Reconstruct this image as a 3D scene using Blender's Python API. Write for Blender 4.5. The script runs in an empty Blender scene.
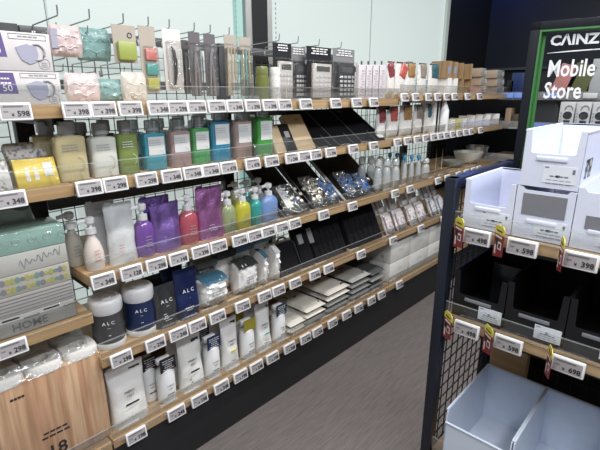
import bpy, bmesh, math, random
from math import sin, cos, pi, radians
from mathutils import Vector, Matrix, noise
random.seed(7)
scn = bpy.context.scene
COL = scn.collection
R = radians

# ---------------------------------------------------------------- camera
F = 445.0
yaw, pitch, roll = R(43.0943), R(16.4825), R(-0.072)
fwd = Vector((cos(pitch)*cos(yaw), cos(pitch)*sin(yaw), -sin(pitch)))
r0 = Vector((sin(yaw), -cos(yaw), 0)); u0 = r0.cross(fwd)
rgt = cos(roll)*r0 + sin(roll)*u0
upv = -sin(roll)*r0 + cos(roll)*u0
CZ = 1.45
cam_d = bpy.data.cameras.new('camera'); cam = bpy.data.objects.new('camera', cam_d); COL.objects.link(cam)
cam_d.sensor_width = 36; cam_d.lens = F/600*36; cam_d.clip_start = .02; cam_d.clip_end = 60
m3 = Matrix((rgt, upv, -fwd)).transposed().to_4x4(); m3.translation = (0, 0, CZ)
cam.matrix_world = m3; scn.camera = cam

def _solve(px, py, known, unknown):
    """world coordinate `unknown` (0,1,2) of the point seen at px (or py) with the others known"""
    k = list(known); k[unknown] = 0; k[2] -= CZ if unknown != 2 else 0
    k = Vector(k)
    if px is not None: s = px-300; a = rgt
    else: s = 225-py; a = upv
    den = a[unknown]*F - s*fwd[unknown]
    v = (s*k.dot(fwd) - F*k.dot(a))/den
    return v + (CZ if unknown == 2 else 0)
def sx(px, Y, Z): return _solve(px, None, (0, Y, Z), 0)
def sy(px, X, Z): return _solve(px, None, (X, 0, Z), 1)
def sz(py, X, Y): return _solve(None, py, (X, Y, 0), 2)

# ---------------------------------------------------------------- materials
MC = {}
def mat(name, col=(.8,.8,.8), rough=.5, metal=0, alpha=1, emit=0, var=.06, scale=30, coat=0, spec=.5, bump=0, bscale=60, ecol=None):
    if name in MC: return MC[name]
    m = bpy.data.materials.new(name); m.use_nodes = True; nt = m.node_tree; b = nt.nodes['Principled BSDF']
    tc = nt.nodes.new('ShaderNodeTexCoord'); nz = nt.nodes.new('ShaderNodeTexNoise')
    nz.inputs['Scale'].default_value = scale; nz.inputs['Detail'].default_value = 3
    nt.links.new(tc.outputs['Object'], nz.inputs['Vector'])
    mx = nt.nodes.new('ShaderNodeMix'); mx.data_type = 'RGBA'
    mx.inputs[6].default_value = (*[max(0, c*(1-var)) for c in col], 1)
    mx.inputs[7].default_value = (*[min(1, c*(1+var)) for c in col], 1)
    nt.links.new(nz.outputs['Fac'], mx.inputs[0]); nt.links.new(mx.outputs[2], b.inputs['Base Color'])
    b.inputs['Roughness'].default_value = rough; b.inputs['Metallic'].default_value = metal
    b.inputs['Alpha'].default_value = alpha; b.inputs['Coat Weight'].default_value = coat
    b.inputs['Specular IOR Level'].default_value = spec
    if emit:
        b.inputs['Emission Color'].default_value = (*(ecol or col), 1); b.inputs['Emission Strength'].default_value = emit
    if bump:
        n2 = nt.nodes.new('ShaderNodeTexNoise'); n2.inputs['Scale'].default_value = bscale; n2.inputs['Detail'].default_value = 4
        bp = nt.nodes.new('ShaderNodeBump'); bp.inputs['Strength'].default_value = bump; bp.inputs['Distance'].default_value = .01
        nt.links.new(tc.outputs['Object'], n2.inputs['Vector'])
        nt.links.new(n2.outputs['Fac'], bp.inputs['Height']); nt.links.new(bp.outputs['Normal'], b.inputs['Normal'])
    MC[name] = m; return m
def clear(name, tint=(.985,.992,.99), rough=.06, amount=.12, body=.0, bcol=(.9,.93,.93), bump=0, bscale=40):
    """thin transparent sheet: transparent + fresnel gloss (+ a little milky diffuse)"""
    if name in MC: return MC[name]
    m = bpy.data.materials.new(name); m.use_nodes = True; nt = m.node_tree; nt.nodes.clear()
    o = nt.nodes.new('ShaderNodeOutputMaterial'); t = nt.nodes.new('ShaderNodeBsdfTransparent'); t.inputs[0].default_value = (*tint, 1)
    g = nt.nodes.new('ShaderNodeBsdfGlossy'); g.inputs['Roughness'].default_value = rough
    d = nt.nodes.new('ShaderNodeBsdfDiffuse'); d.inputs[0].default_value = (*bcol, 1)
    lw = nt.nodes.new('ShaderNodeLayerWeight'); lw.inputs['Blend'].default_value = .35
    tc = nt.nodes.new('ShaderNodeTexCoord'); nz = nt.nodes.new('ShaderNodeTexNoise'); nz.inputs['Scale'].default_value = bscale
    nt.links.new(tc.outputs['Object'], nz.inputs['Vector'])
    ma = nt.nodes.new('ShaderNodeMath'); ma.operation = 'MULTIPLY_ADD'; ma.inputs[1].default_value = .45; ma.inputs[2].default_value = amount
    nt.links.new(lw.outputs['Fresnel'], ma.inputs[0])
    m1 = nt.nodes.new('ShaderNodeMixShader'); m1.inputs[0].default_value = body
    nt.links.new(t.outputs[0], m1.inputs[1]); nt.links.new(d.outputs[0], m1.inputs[2])
    m2 = nt.nodes.new('ShaderNodeMixShader'); nt.links.new(ma.outputs[0], m2.inputs[0])
    nt.links.new(m1.outputs[0], m2.inputs[1]); nt.links.new(g.outputs[0], m2.inputs[2]); nt.links.new(m2.outputs[0], o.inputs[0])
    if bump:
        bp = nt.nodes.new('ShaderNodeBump'); bp.inputs['Strength'].default_value = bump; bp.inputs['Distance'].default_value = .02
        nt.links.new(nz.outputs['Fac'], bp.inputs['Height']); nt.links.new(bp.outputs['Normal'], g.inputs['Normal'])
    MC[name] = m; return m
def wood(name, c1, c2, axis='x', scale=4, rough=.45, stretch=18):
    if name in MC: return MC[name]
    m = bpy.data.materials.new(name); m.use_nodes = True; nt = m.node_tree; b = nt.nodes['Principled BSDF']
    tc = nt.nodes.new('ShaderNodeTexCoord'); mp = nt.nodes.new('ShaderNodeMapping')
    s = [stretch]*3; s['xyz'.index(axis)] = 1; mp.inputs['Scale'].default_value = s
    nz = nt.nodes.new('ShaderNodeTexNoise'); nz.inputs['Scale'].default_value = scale; nz.inputs['Detail'].default_value = 5
    cr = nt.nodes.new('ShaderNodeValToRGB'); cr.color_ramp.elements[0].position = .3; cr.color_ramp.elements[1].position = .7
    cr.color_ramp.elements[0].color = (*c1, 1); cr.color_ramp.elements[1].color = (*c2, 1)
    nt.links.new(tc.outputs['Object'], mp.inputs[0]); nt.links.new(mp.outputs[0], nz.inputs['Vector'])
    nt.links.new(nz.outputs['Fac'], cr.inputs[0]); nt.links.new(cr.outputs[0], b.inputs['Base Color']); b.inputs['Roughness'].default_value = rough
    MC[name] = m; return m
def planks(name, cols, width, axis=0, grain_axis='z', rough=.4):
    """vertical boards of different tints side by side"""
    if name in MC: return MC[name]
    m = bpy.data.materials.new(name); m.use_nodes = True; nt = m.node_tree; b = nt.nodes['Principled BSDF']
    tc = nt.nodes.new('ShaderNodeTexCoord'); sp = nt.nodes.new('ShaderNodeSeparateXYZ'); nt.links.new(tc.outputs['Object'], sp.inputs[0])
    dv = nt.nodes.new('ShaderNodeMath'); dv.operation = 'DIVIDE'; dv.inputs[1].default_value = width; nt.links.new(sp.outputs[axis], dv.inputs[0])
    fl = nt.nodes.new('ShaderNodeMath'); fl.operation = 'FLOOR'; nt.links.new(dv.outputs[0], fl.inputs[0])
    wn = nt.nodes.new('ShaderNodeTexWhiteNoise'); wn.noise_dimensions = '1D'; nt.links.new(fl.outputs[0], wn.inputs['W'])
    cr = nt.nodes.new('ShaderNodeValToRGB'); cr.color_ramp.elements[0].color = (*cols[0], 1); cr.color_ramp.elements[1].color = (*cols[-1], 1)
    nt.links.new(wn.outputs['Value'], cr.inputs[0])
    mp = nt.nodes.new('ShaderNodeMapping'); s = [40, 40, 40]; s['xyz'.index(grain_axis)] = 2; mp.inputs['Scale'].default_value = s
    nz = nt.nodes.new('ShaderNodeTexNoise'); nz.inputs['Scale'].default_value = 2; nz.inputs['Detail'].default_value = 5
    nt.links.new(tc.outputs['Object'], mp.inputs[0]); nt.links.new(mp.outputs[0], nz.inputs['Vector'])
    mx = nt.nodes.new('ShaderNodeMix'); mx.data_type = 'RGBA'; mx.blend_type = 'MULTIPLY'; mx.inputs[0].default_value = .5
    nt.links.new(cr.outputs[0], mx.inputs[6]); nt.links.new(nz.outputs['Color'], mx.inputs[7])
    c2 = nt.nodes.new('ShaderNodeMix'); c2.data_type = 'RGBA'; c2.blend_type = 'MULTIPLY'; c2.inputs[0].default_value = 1
    cr2 = nt.nodes.new('ShaderNodeValToRGB'); cr2.color_ramp.elements[0].position = .3; cr2.color_ramp.elements[0].color = (.62,.58,.55,1); cr2.color_ramp.elements[1].position = .65
    nt.links.new(nz.outputs['Fac'], cr2.inputs[0]); nt.links.new(cr.outputs[0], c2.inputs[6]); nt.links.new(cr2.outputs[0], c2.inputs[7])
    nt.links.new(c2.outputs[2], b.inputs['Base Color']); b.inputs['Roughness'].default_value = rough
    MC[name] = m; return m
def pattern(name, c1, c2, scale=60, thr=.5, rough=.4):
    if name in MC: return MC[name]
    m = bpy.data.materials.new(name); m.use_nodes = True; nt = m.node_tree; b = nt.nodes['Principled BSDF']
    tc = nt.nodes.new('ShaderNodeTexCoord'); v = nt.nodes.new('ShaderNodeTexVoronoi'); v.inputs['Scale'].default_value = scale
    nt.links.new(tc.outputs['Object'], v.inputs['Vector'])
    cr = nt.nodes.new('ShaderNodeValToRGB'); cr.color_ramp.elements[0].position = thr-.08; cr.color_ramp.elements[1].position = thr+.08
    cr.color_ramp.elements[0].color = (*c1, 1); cr.color_ramp.elements[1].color = (*c2, 1)
    nt.links.new(v.outputs['Distance'], cr.inputs[0]); nt.links.new(cr.outputs[0], b.inputs['Base Color']); b.inputs['Roughness'].default_value = rough
    MC[name] = m; return m

WOOD = wood('shelf_wood', (.38,.24,.115), (.52,.35,.19), 'x', 3)
WOOD2 = wood('fixture_wood', (.40,.265,.14), (.54,.38,.22), 'y', 3)
BLK = mat('black_metal', (.012,.013,.016), .45)
BLKP = mat('black_plastic', (.011,.011,.013), .33, spec=.4)
BLKF = mat('black_fabric', (.006,.006,.008), .85, spec=.2, bump=.3, bscale=300)
GREY = mat('grey_steel', (.45,.47,.48), .35, .7)
CHROME = mat('hook_chrome', (.42,.43,.43), .3, .85)
ACR = clear('acrylic', amount=.02, body=.015, rough=.03)
ACRE = clear('acrylic_edge', tint=(.92,.96,.95), amount=.08, body=.16)
FILM = clear('clear_film', tint=(.99,.99,.99), amount=.015, body=.02, bump=.9, rough=.07)
WHT = mat('white_plastic', (.78,.78,.78), .35)
WHTB = mat('white_bin_plastic', (.66,.69,.82), .42)
PAPER = mat('white_paper', (.78,.77,.76), .7)
SCREEN = mat('tag_screen', (.33,.31,.315), .5)
INK = mat('black_ink', (.02,.02,.022), .6)
GINK = mat('grey_ink', (.30,.30,.31), .6)
WINK = mat('white_ink', (.8,.8,.8), .5)
RINK = mat('red_ink', (.6,.08,.08), .5)

# ---------------------------------------------------------------- mesh builder
class MB:
    def __init__(s): s.v = []; s.f = []; s.mi = []; s.sm = []
    def add(s, vs, fs, m=0, smooth=False, T=None):
        o = len(s.v)
        s.v += [tuple(T @ Vector(p)) if T is not None else tuple(p) for p in vs]
        for f in fs: s.f.append(tuple(i+o for i in f)); s.mi.append(m); s.sm.append(smooth)
        return s
    def box(s, x, y, z, w, d, h, m=0, T=None, b=0):
        """centre x,y ; bottom z"""
        bm = bmesh.new(); bmesh.ops.create_cube(bm, size=1)
        for v in bm.verts: v.co = Vector((x+v.co.x*w, y+v.co.y*d, z+h/2+v.co.z*h))
        if b: bmesh.ops.bevel(bm, geom=bm.edges[:], offset=min(b, w*.45, d*.45, h*.45), segments=2, affect='EDGES', profile=.5)
        bm.verts.index_update()
        s.add([v.co[:] for v in bm.verts], [[q.index for q in f.verts] for f in bm.faces], m, bool(b), T); bm.free(); return s
    def loft(s, rings, m=0, cap=(True, True), smooth=True, T=None):
        n = len(rings[0]); vs = [p for r in rings for p in r]; fs = []
        for k in range(len(rings)-1):
            for i in range(n):
                j = (i+1) % n; fs.append((k*n+i, k*n+j, (k+1)*n+j, (k+1)*n+i))
        s.add(vs, fs, m, smooth, T)
        o = len(s.v)-len(vs)
        if cap[0]: s.f.append(tuple(o+i for i in reversed(range(n)))); s.mi.append(m); s.sm.append(False)
        if cap[1]: s.f.append(tuple(o+(len(rings)-1)*n+i for i in range(n))); s.mi.append(m); s.sm.append(False)
        return s
    def tube(s, pts, r, m=0, n=6):
        pts = [Vector(p) for p in pts]; rings = []
        for i, p in enumerate(pts):
            a = pts[max(i-1, 0)]; c = pts[min(i+1, len(pts)-1)]; t = (c-a).normalized()
            q = Vector((0, 0, 1)) if abs(t.z) < .9 else Vector((1, 0, 0)); u = t.cross(q).normalized(); w = u.cross(t)
            rr = r[i] if isinstance(r, (list, tuple)) else r
            rings.append([tuple(p+u*cos(2*pi*k/n)*rr+w*sin(2*pi*k/n)*rr) for k in range(n)])
        # keep outward winding
        rings = [list(reversed(q)) for q in rings]
        return s.loft(rings, m)
    def prism(s, poly, y0, y1, m=0, T=None):
        """polygon in x,z (counter-clockwise seen from the front, -y) given depth y0..y1"""
        n = len(poly); vs = [(p[0], y0, p[1]) for p in poly]+[(p[0], y1, p[1]) for p in poly]
        fs = [tuple(range(n)), tuple(reversed(range(n, 2*n)))]+[(i, i+n, (i+1) % n+n, (i+1) % n) for i in range(n)]
        return s.add(vs, fs, m, False, T)
def ring(z, rx, ry, e=2.0, n=24, cx=0, cy=0):
    out = []
    for i in range(n):
        a = 2*pi*i/n; c, q = cos(a), sin(a)
        out.append((cx+rx*math.copysign(abs(c)**(2/e), c), cy+ry*math.copysign(abs(q)**(2/e), q), z))
    return out
MESH = {}
def mesh(key, fn, mats, sharp=35):
    k = (key, tuple(m.name for m in mats))
    if k in MESH: return MESH[k]
    b = MB(); fn(b)
    me = bpy.data.meshes.new(str(key)[:40]); me.from_pydata(b.v, [], b.f)
    for m in mats: me.materials.append(m)
    me.polygons.foreach_set('material_index', b.mi); me.polygons.foreach_set('use_smooth', b.sm)
    me.update(); me.set_sharp_from_angle(angle=R(sharp)); MESH[k] = me; return me
def thing(name, label, cat, loc, rz=0, group=None, rx=0):
    o = bpy.data.objects.new(name, None); COL.objects.link(o); o.empty_display_size = .02
    o.location = loc; o.rotation_euler = (rx, 0, rz); o['label'] = label; o['category'] = cat
    if group: o['group'] = group
    return o
def part(parent, name, key, fn, mats, loc=(0, 0, 0), rot=(0, 0, 0), label=None):
    if not isinstance(mats, (list, tuple)): mats = [mats]
    o = bpy.data.objects.new(name, mesh(key, fn, mats)); COL.objects.link(o)
    o.parent = parent; o.location = loc; o.rotation_euler = rot
    if label: o['label'] = label
    return o
def single(name, label, cat, key, fn, mats, loc, rz=0, group=None, rx=0):
    o = part(None, name, key, fn, mats, loc, (rx, 0, rz)); o['label'] = label; o['category'] = cat
    if group: o['group'] = group
    return o
def struct(name, fn, mats, loc=(0, 0, 0)):
    o = part(None, name, name, fn, mats, loc); o['kind'] = 'structure'; return o
TX = {}
def text(parent, s, size, loc, m, align='CENTER', rot=(pi/2, 0, 0), ext=.0003, bold=0, name='lettering', sxx=1):
    k = (s, size, align, m.name, bold, sxx)
    if k not in TX:
        c = bpy.data.curves.new('lettering', 'FONT'); c.body = s; c.size = size; c.align_x = align; c.extrude = ext; c.offset = bold; c.resolution_u = 2
        o = bpy.data.objects.new('tmp', c); COL.objects.link(o)
        dg = bpy.context.evaluated_depsgraph_get()
        me = bpy.data.meshes.new_from_object(o.evaluated_get(dg)); me.materials.clear(); me.materials.append(m)
        if sxx != 1:
            for v in me.vertices: v.co.x *= sxx
        COL.objects.unlink(o); bpy.data.objects.remove(o); TX[k] = me
    t = bpy.data.objects.new(name, TX[k]); COL.objects.link(t); t.parent = parent; t.location = loc; t.rotation_euler = rot
    return t
def lines(b, x, z, w, n, y, m=0, gap=.006, t=.0016, seed=0, center=True):
    """rows of small unreadable print"""
    rr = random.Random(seed)
    for i in range(n):
        ww = w*rr.uniform(.6, 1); xx = x if center else x-w/2+ww/2
        k = 4; 
        for j in range(k):
            b.box(xx-ww/2+ww*(j+.5)/k, y, z-i*gap, ww/k*.8, .0006, t, m)

# ---------------------------------------------------------------- shelves: heights and registry
DF = 1.364
SZ = {0: .775, 1: 1.42, 2: 1.195, 3: .895, 4: .60, 5: .27}
SN = {0: 'tissue pack', 1: 'top', 2: 'second', 3: 'third', 4: 'fourth', 5: 'lowest'}
REG = {k: [] for k in (0, 1, 2, 3, 4, 5)}
def place(s, p0, p1, ytop, d, off=.035, noun=None, kd=.6):
    """X centre, front Y, base Z, width, height of an item on shelf s whose outline spans p0..p1"""
    Yf = DF+off; Z = SZ[s]
    x1 = sx(p1, Yf, Z+.09); x0 = sx(p0, Yf+d*kd, Z+.09)
    xc = (x0+x1)/2; h = sz(ytop, xc, Yf+d*.5)-Z
    if noun and off < .08: REG[s].append((xc, noun))
    return xc, Yf, Z, x1-x0, h

# ---------------------------------------------------------------- product builders (front faces local -y)
def pump_bottle(x, yf, z, w, h, d, label, cat='bottle', group=None, col='c', cmat=None, pump=None, shape='oval', lab=None, ink=None, txt=None, name='pump_bottle'):
    pump = pump or WHT
    t = thing(name, label, cat, (x, yf+d/2, z), 0, group)
    bh = h*.70; rx, ry = w/2, d/2; e = 2.6 if shape == 'square' else 2.0
    def body(b):
        if shape == 'round':
            prof = [(0, .82), (.02, .9), (.25, 1), (.5, .97), (.72, .72), (.88, .42), (1, .28)]
        else:
            prof = [(0, .9), (.02, .97), (.06, 1), (.72, .98), (.85, .88), (.94, .62), (1, .48)]
        b.loft([ring(bh*a, rx*q, min(ry*q, ry), e, 28) for a, q in prof])
    part(t, 'bottle', ('pb', shape, round(w, 3), round(h, 3), round(d, 3)), body, cmat)
    def pp(b):
        r = min(rx*.5, .016)
        b.loft([ring(bh*.985, r*1.1, r*1.1), ring(bh+h*.09, r*1.05, r*1.05), ring(bh+h*.10, r*.7, r*.7)])
        b.loft([ring(bh+h*.08, r*.35, r*.35, n=12), ring(bh+h*.2, r*.35, r*.35, n=12)])
        b.loft([ring(bh+h*.16, r*.6, r*.6, n=16), ring(bh+h*.19, r*.95, r*.95, n=16), ring(bh+h*.27, r*1.0, r*1.0, n=16), ring(bh+h*.295, r*.7, r*.7, n=16)])
        b.loft([ring(0, r*.5, r*.42, n=10), ring(r*2.2, r*.4, r*.3, n=10)], T=Matrix.Translation((-r*.3, 0, bh+h*.245)) @ Matrix.Rotation(R(-97), 4, 'Y'))
    part(t, 'pump', ('pp', shape, round(w, 3), round(h, 3)), pp, pump)
    if lab:
        y = -ry*.99-.0008
        def lb(b):
            # label wraps the front half
            n = 10; w2 = .92
            for k in range(n):
                a0 = -w2+2*w2*k/n; a1 = -w2+2*w2*(k+1)/n
                def pt(a, zz): return (rx*1.008*sin(a), -ry*1.008*cos(a), zz)
                b.add([pt(a0, bh*.22), pt(a1, bh*.22), pt(a1, bh*.68), pt(a0, bh*.68)], [(0, 1, 2, 3)], 0, True)
        part(t, 'front_label', ('pl', round(w, 3), round(h, 3), round(d, 3)), lb, lab)
    def ln(b): lines(b, 0, bh*.55, w*.4, 4, -ry*1.0-.0012, 0, h*.06, h*.014, 3)
    part(t, 'printed_text', ('pt', round(w, 3), round(h, 3), round(d, 3)), ln, ink or GINK)
    return t
def cap_bottle(x, yf, z, w, h, d, label, cmat, capmat, lab=None, group=None, ink=None, bh=.13):
    t = thing('body_wash_bottle', label, 'bottle', (x, yf+d/2, z), 0, group)
    ch = h-bh; rx, ry = w/2, d/2
    def body(b): b.loft([ring(bh*a, rx*q, ry*q, 4.5, 32) for a, q in [(0, .9), (.015, .97), (.04, 1), (.93, 1), (.97, .96), (1, .75)]])
    part(t, 'bottle', ('cb', round(w, 3), round(h, 3), round(bh, 3)), body, cmat)
    def cp(b):
        b.loft([ring(bh, rx*.5, ry*.6, 2, 20), ring(bh+ch*.2, rx*.5, ry*.6, 2, 20)])
        b.loft([ring(bh+ch*.18, rx*.56, ry*.8, 3, 24), ring(bh+ch*.94, rx*.54, ry*.78, 3, 24), ring(bh+ch, rx*.48, ry*.7, 3, 24)])
    part(t, 'cap', ('cc', round(w, 3), round(h, 3), round(bh, 3)), cp, capmat)
    if lab:
        def lb(b): b.box(0, -ry-.0006, bh*.42, w*.74, .001, bh*.48)
        part(t, 'front_label', ('cl', round(w, 3), round(h, 3), round(bh, 3)), lb, lab)
    def ln(b):
        lines(b, -w*.05, bh*.80, w*.6, 3, -ry-.0015, 0, h*.045, h*.012, 5, False)
        # plant sprig
        for k in range(9):
            a = -1.2+k*.32; cx, cz = w*.12+w*.2*cos(a), bh*.36+w*.25*sin(a)
            b.box(cx, -ry-.0015, cz, w*.035, .0006, w*.03, 0)
    part(t, 'printed_text', ('ct', round(w, 3), round(h, 3), round(d, 3)), ln, ink or GINK)
    return t
def pouch(x, yf, z, w, h, d, label, m, group=None, cap=True, tint=None, ink=None, txt=None, lean=0, seed=1, noseed=False, film=None, badge=None, name='refill_pouch', bow=.03):
    t = thing(name, label, 'pouch', (x, yf+d/2, z), R(lean), group)
    def body(b):
        rr = random.Random(seed); rings = []
        K = 12; n = 32
        for k in range(K+1):
            a = k/K; q = ry = d/2*max(.03, (1-a**1.6)) if a > .05 else d/2*.96
            rx = w/2*1.04*(1-bow*sin(pi*a)*1.5)
            rg = ring(h*a, rx, q, 2.4, n)
            if 0 < k < K:
                rg = [(p[0], p[1]+.011*noise.noise(Vector((p[0]*26, seed*3.1, p[2]*17)))*(1 if p[1] < 0 else -1)*min(1, q/.012), p[2]) for p in rg]
            rings.append(rg)
        b.loft(rings)
        b.box(0, 0, h*.985, w*.99, .0022, h*.03)
    part(t, 'pouch_body', ('po', round(w, 3), round(h, 3), round(d, 3), seed), body, m)
    if cap:
        def sp(b): b.box(-w*.36, -.001, h*.99, w*.2, .004, h*.05, b=.001)
        part(t, 'tear_spout', ('ps', round(w, 3), round(h, 3)), sp, m)
    y = -d/2*.80
    if txt:
        for i, (s, sz_, zz) in enumerate(txt):
            text(t, s, sz_, (0, -d/2*max(.1, 1-zz**1.6)-.0045, h*zz), ink or GINK, rot=(pi/2-.12, 0, 0))
    def ln(b):
        T = Matrix.Translation((0, -d/2*.82-.004, h*.12)) @ Matrix.Rotation(-d/2/h*1.1, 4, 'X')
        b2 = MB(); lines(b2, 0, h*.2, w*.5, 4, 0, 0, h*.05, h*.012, 7)
        b.add(b2.v, b2.f, 0, False, T)
    part(t, 'printed_text', ('pn', round(w, 3), round(h, 3), round(d, 3)), ln, ink or GINK)
    if badge:
        def bd(b): b.box(w*.25, -.0055, h*.87, w*.3, .002, h*.06)
        part(t, 'badge', ('bd', round(w, 3), round(h, 3)), bd, badge)
    return t
def canister(x, yf, z, w, h, label, band, group=None, word='A L C'):
    t = thing('wipe_canister', label, 'canister', (x, yf+w/2, z), 0, group); r = w/2
    def body(b): b.loft([ring(h*a, r*q, r*q, 2, 40) for a, q in [(0, .9), (.01, .97), (.05, 1), (.10, 1), (.12, .965), (.68, .965), (.70, .95), (.72, .95)]])
    part(t, 'canister_body', ('ca', round(w, 3), round(h, 3)), body, WHT)
    def lb(b): b.loft([ring(h*.125, r*.975, r*.975, 2, 40), ring(h*.675, r*.975, r*.975, 2, 40)], cap=(False, False))
    part(t, 'label_band', ('cb2', round(w, 3), round(h, 3)), lb, band)
    def lid(b):
        b.loft([ring(h*a, r*q, r*q, 2, 40) for a, q in [(.70, 1.0), (.71, 1.02), (.86, 1.02), (.90, .99), (.925, .90), (.93, .72), (.92, .70)]])
        b.loft([ring(h*.92, r*.42, r*.42, 2, 20, 0, 0), ring(h*.94, r*.40, r*.40, 2, 20), ], 0)
    part(t, 'lid', ('cli', round(w, 3), round(h, 3)), lid, WHT)
    a = -.35
    for s, q, zz in ((word, .155, .50), ('----', .08, .42), ('\u2022\u2022', .12, .27), ('-------', .06, .2)):
        text(t, s, w*q, (r*1.0*sin(a), -r*1.0*cos(a)-.001, h*zz), WINK, rot=(pi/2, 0, a))
    return t
def spray(x, yf, z, w, h, label, tagmat, group=None, rz=0):
    t = thing('spray_bottle', label, 'bottle', (x, yf+w/2, z), rz, group); r = w/2
    def body(b): b.loft([ring(h*a, r*q, r*q, 2, 28) for a, q in [(0, .88), (.015, .97), (.05, 1), (.60, .99), (.68, .86), (.73, .5), (.75, .36), (.78, .36)]])
    part(t, 'bottle', ('sb', round(w, 3), round(h, 3)), body, WHT)
    def hd(b):
        b.loft([ring(h*.77, r*.42, r*.42, 2, 18), ring(h*.84, r*.42, r*.42, 2, 18)])
        b.box(-r*.15, 0, h*.84, r*1.5, r*.6, h*.11, b=.003)
        b.box(-r*.75, 0, h*.74, r*.16, r*.35, h*.11, b=.001, T=Matrix.Rotation(.1, 4, 'Y'))
    part(t, 'trigger_head', ('sh', round(w, 3), round(h, 3)), hd, WHT)
    def tg(b): b.box(r*.12, -r*.62, h*.68, w*.92, .0012, h*.29)
    part(t, 'neck_card', ('st', round(w, 3), round(h, 3)), tg, tagmat)
    if tagmat is not MC.get('gold_card'):
        def tl(b): lines(b, r*.12, h*.9, w*.7, 5, -r*.62-.0012, 0, h*.045, h*.012, 2)
        part(t, 'card_print', ('sl', round(w, 3), round(h, 3)), tl, WINK)
    text(t, 'FABRIC', w*.13, (0, -r-.001, h*.38), GINK); text(t, 'MIST', w*.13, (0, -r-.001, h*.31), GINK)
    def st(b): b.box(0, -r-.0005, h*.2, w*.42, .001, h*.02)
    part(t, 'ink_strip', ('sk', round(w, 3), round(h, 3)), st, INK)
    return t
def pillow_fn(w, h, d, seed, nx=18, nz=14, amp=.0035, p=4):
    def f(b):
        def thick(u, v): return max(0, (1-abs(u)**p)*(1-abs(v)**p))**.5
        N = (nx+1)*(nz+1); vs = []
        for side in (-1, 1):
            for j in range(nz+1):
                for i in range(nx+1):
                    u = 2*i/nx-1; v = 2*j/nz-1; t = thick(u, v)
                    nn = amp*noise.noise(Vector((u*4*w/.1, v*4*h/.1, seed+side)))*(t > .02)
                    vs.append((u*w/2, side*(d/2*t+nn+.0004), h/2+v*h/2))
        fs = []
        for s_ in (0, 1):
            for j in range(nz):
                for i in range(nx):
                    a = s_*N+j*(nx+1)+i; q = (a, a+1, a+nx+2, a+nx+1)
                    fs.append(q if s_ == 0 else tuple(reversed(q)))
        rim = [i for i in range(nx+1)]+[j*(nx+1)+nx for j in range(1, nz+1)]+[nz*(nx+1)+i for i in range(nx-1, -1, -1)]+[j*(nx+1) for j in range(nz-1, 0, -1)]
        for k in range(len(rim)):
            a, c = rim[k], rim[(k+1) % len(rim)]; fs.append((c, a, a+N, c+N))
        b.add(vs, fs, 0, True)
    return f
def lean_T(a): return Matrix.Rotation(-a, 4, 'X')

# ================================================================ SETTING
def floor_mat():
    m = bpy.data.materials.new('floor_vinyl'); m.use_nodes = True; nt = m.node_tree; b = nt.nodes['Principled BSDF']
    tc = nt.nodes.new('ShaderNodeTexCoord'); mp = nt.nodes.new('ShaderNodeMapping'); mp.inputs['Rotation'].default_value = (0, 0, R(20)); mp.inputs['Scale'].default_value = (8, 190, 1)
    nt.links.new(tc.outputs['Object'], mp.inputs[0])
    nz = nt.nodes.new('ShaderNodeTexNoise'); nz.inputs['Scale'].default_value = 1; nz.inputs['Detail'].default_value = 6; nz.inputs['Roughness'].default_value = .7
    nt.links.new(mp.outputs[0], nz.inputs['Vector'])
    cr = nt.nodes.new('ShaderNodeValToRGB'); e = cr.color_ramp.elements
    e[0].position = .3; e[0].color = (.085,.073,.071, 1); e[1].position = .72; e[1].color = (.215,.19,.183, 1)
    nt.links.new(nz.outputs['Fac'], cr.inputs[0]); nt.links.new(cr.outputs[0], b.inputs['Base Color']); b.inputs['Roughness'].default_value = .55
    return m
struct('floor', lambda b: b.box(2, 0, -.05, 8, 7, .05), floor_mat())
PANEL = mat('frosted_window_glass', (.26,.29,.28), .35, emit=.50, ecol=(.81,.925,.895), var=.02, scale=2)
MINT = mat('green_edge_glass', (.25,.40,.37), .25, emit=.30, ecol=(.60,.92,.85))
NAVY = mat('dark_navy_wall', (.012,.014,.022), .6)
BLKW = mat('black_wall', (.006,.007,.010), .6)
ALU = mat('aluminium', (.55,.56,.54), .4, .6)
WY = 1.97
struct('window_1', lambda b: (b.box(-.62+.01, WY+.01, .0, 2.6, .02, 3), b.box(1.15, WY+.01, 0, .9, .02, 3)), PANEL)
struct('window_2', lambda b: b.box(2.345, WY+.01, 0, .985, .02, 3), PANEL)
struct('window_3', lambda b: b.box(3.40, WY+.01, 0, 1.115, .02, 3), PANEL)
struct('trim_1', lambda b: (b.box(1.762, WY+.0, 0, .108, .06, 3, 0), b.box(1.687, WY+.0, 0, .042, .05, 3, 1), b.box(1.836, WY+.0, 0, .040, .05, 3, 1),
                            b.box(1.632, WY+.0, 0, .04, .03, 3, 2)), [BLKW, ALU, MINT])
def slots(b):
    for i in range(60):
        b.box(1.612, WY-.012, 1.55+i*.025, .004, .004, .012); b.box(1.905, WY-.002, 1.55+i*.025, .005, .004, .012)
struct('trim_2', slots, GREY)
struct('trim_3', lambda b: b.box(2.84, WY-.001, 0, .006, .004, 3), mat('panel_seam', (.4,.45,.43), .5))
struct('trim_4', lambda b: b.box(3.975, WY-.0, 0, .05, .05, 3), mat('pale_frame', (.62,.68,.63), .4))
struct('wall_left', lambda b: b.box(4.6, WY+.12, 0, 1.3, .04, 3), BLKW)
struct('wall_back', lambda b: b.box(5.24, -.2, 0, .06, 4.6, 3), NAVY)
struct('trim_5', lambda b: b.box(5.18, .62, 0, .06, .14, 3), mat('pale_column', (.30,.30,.30), .6))

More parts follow.
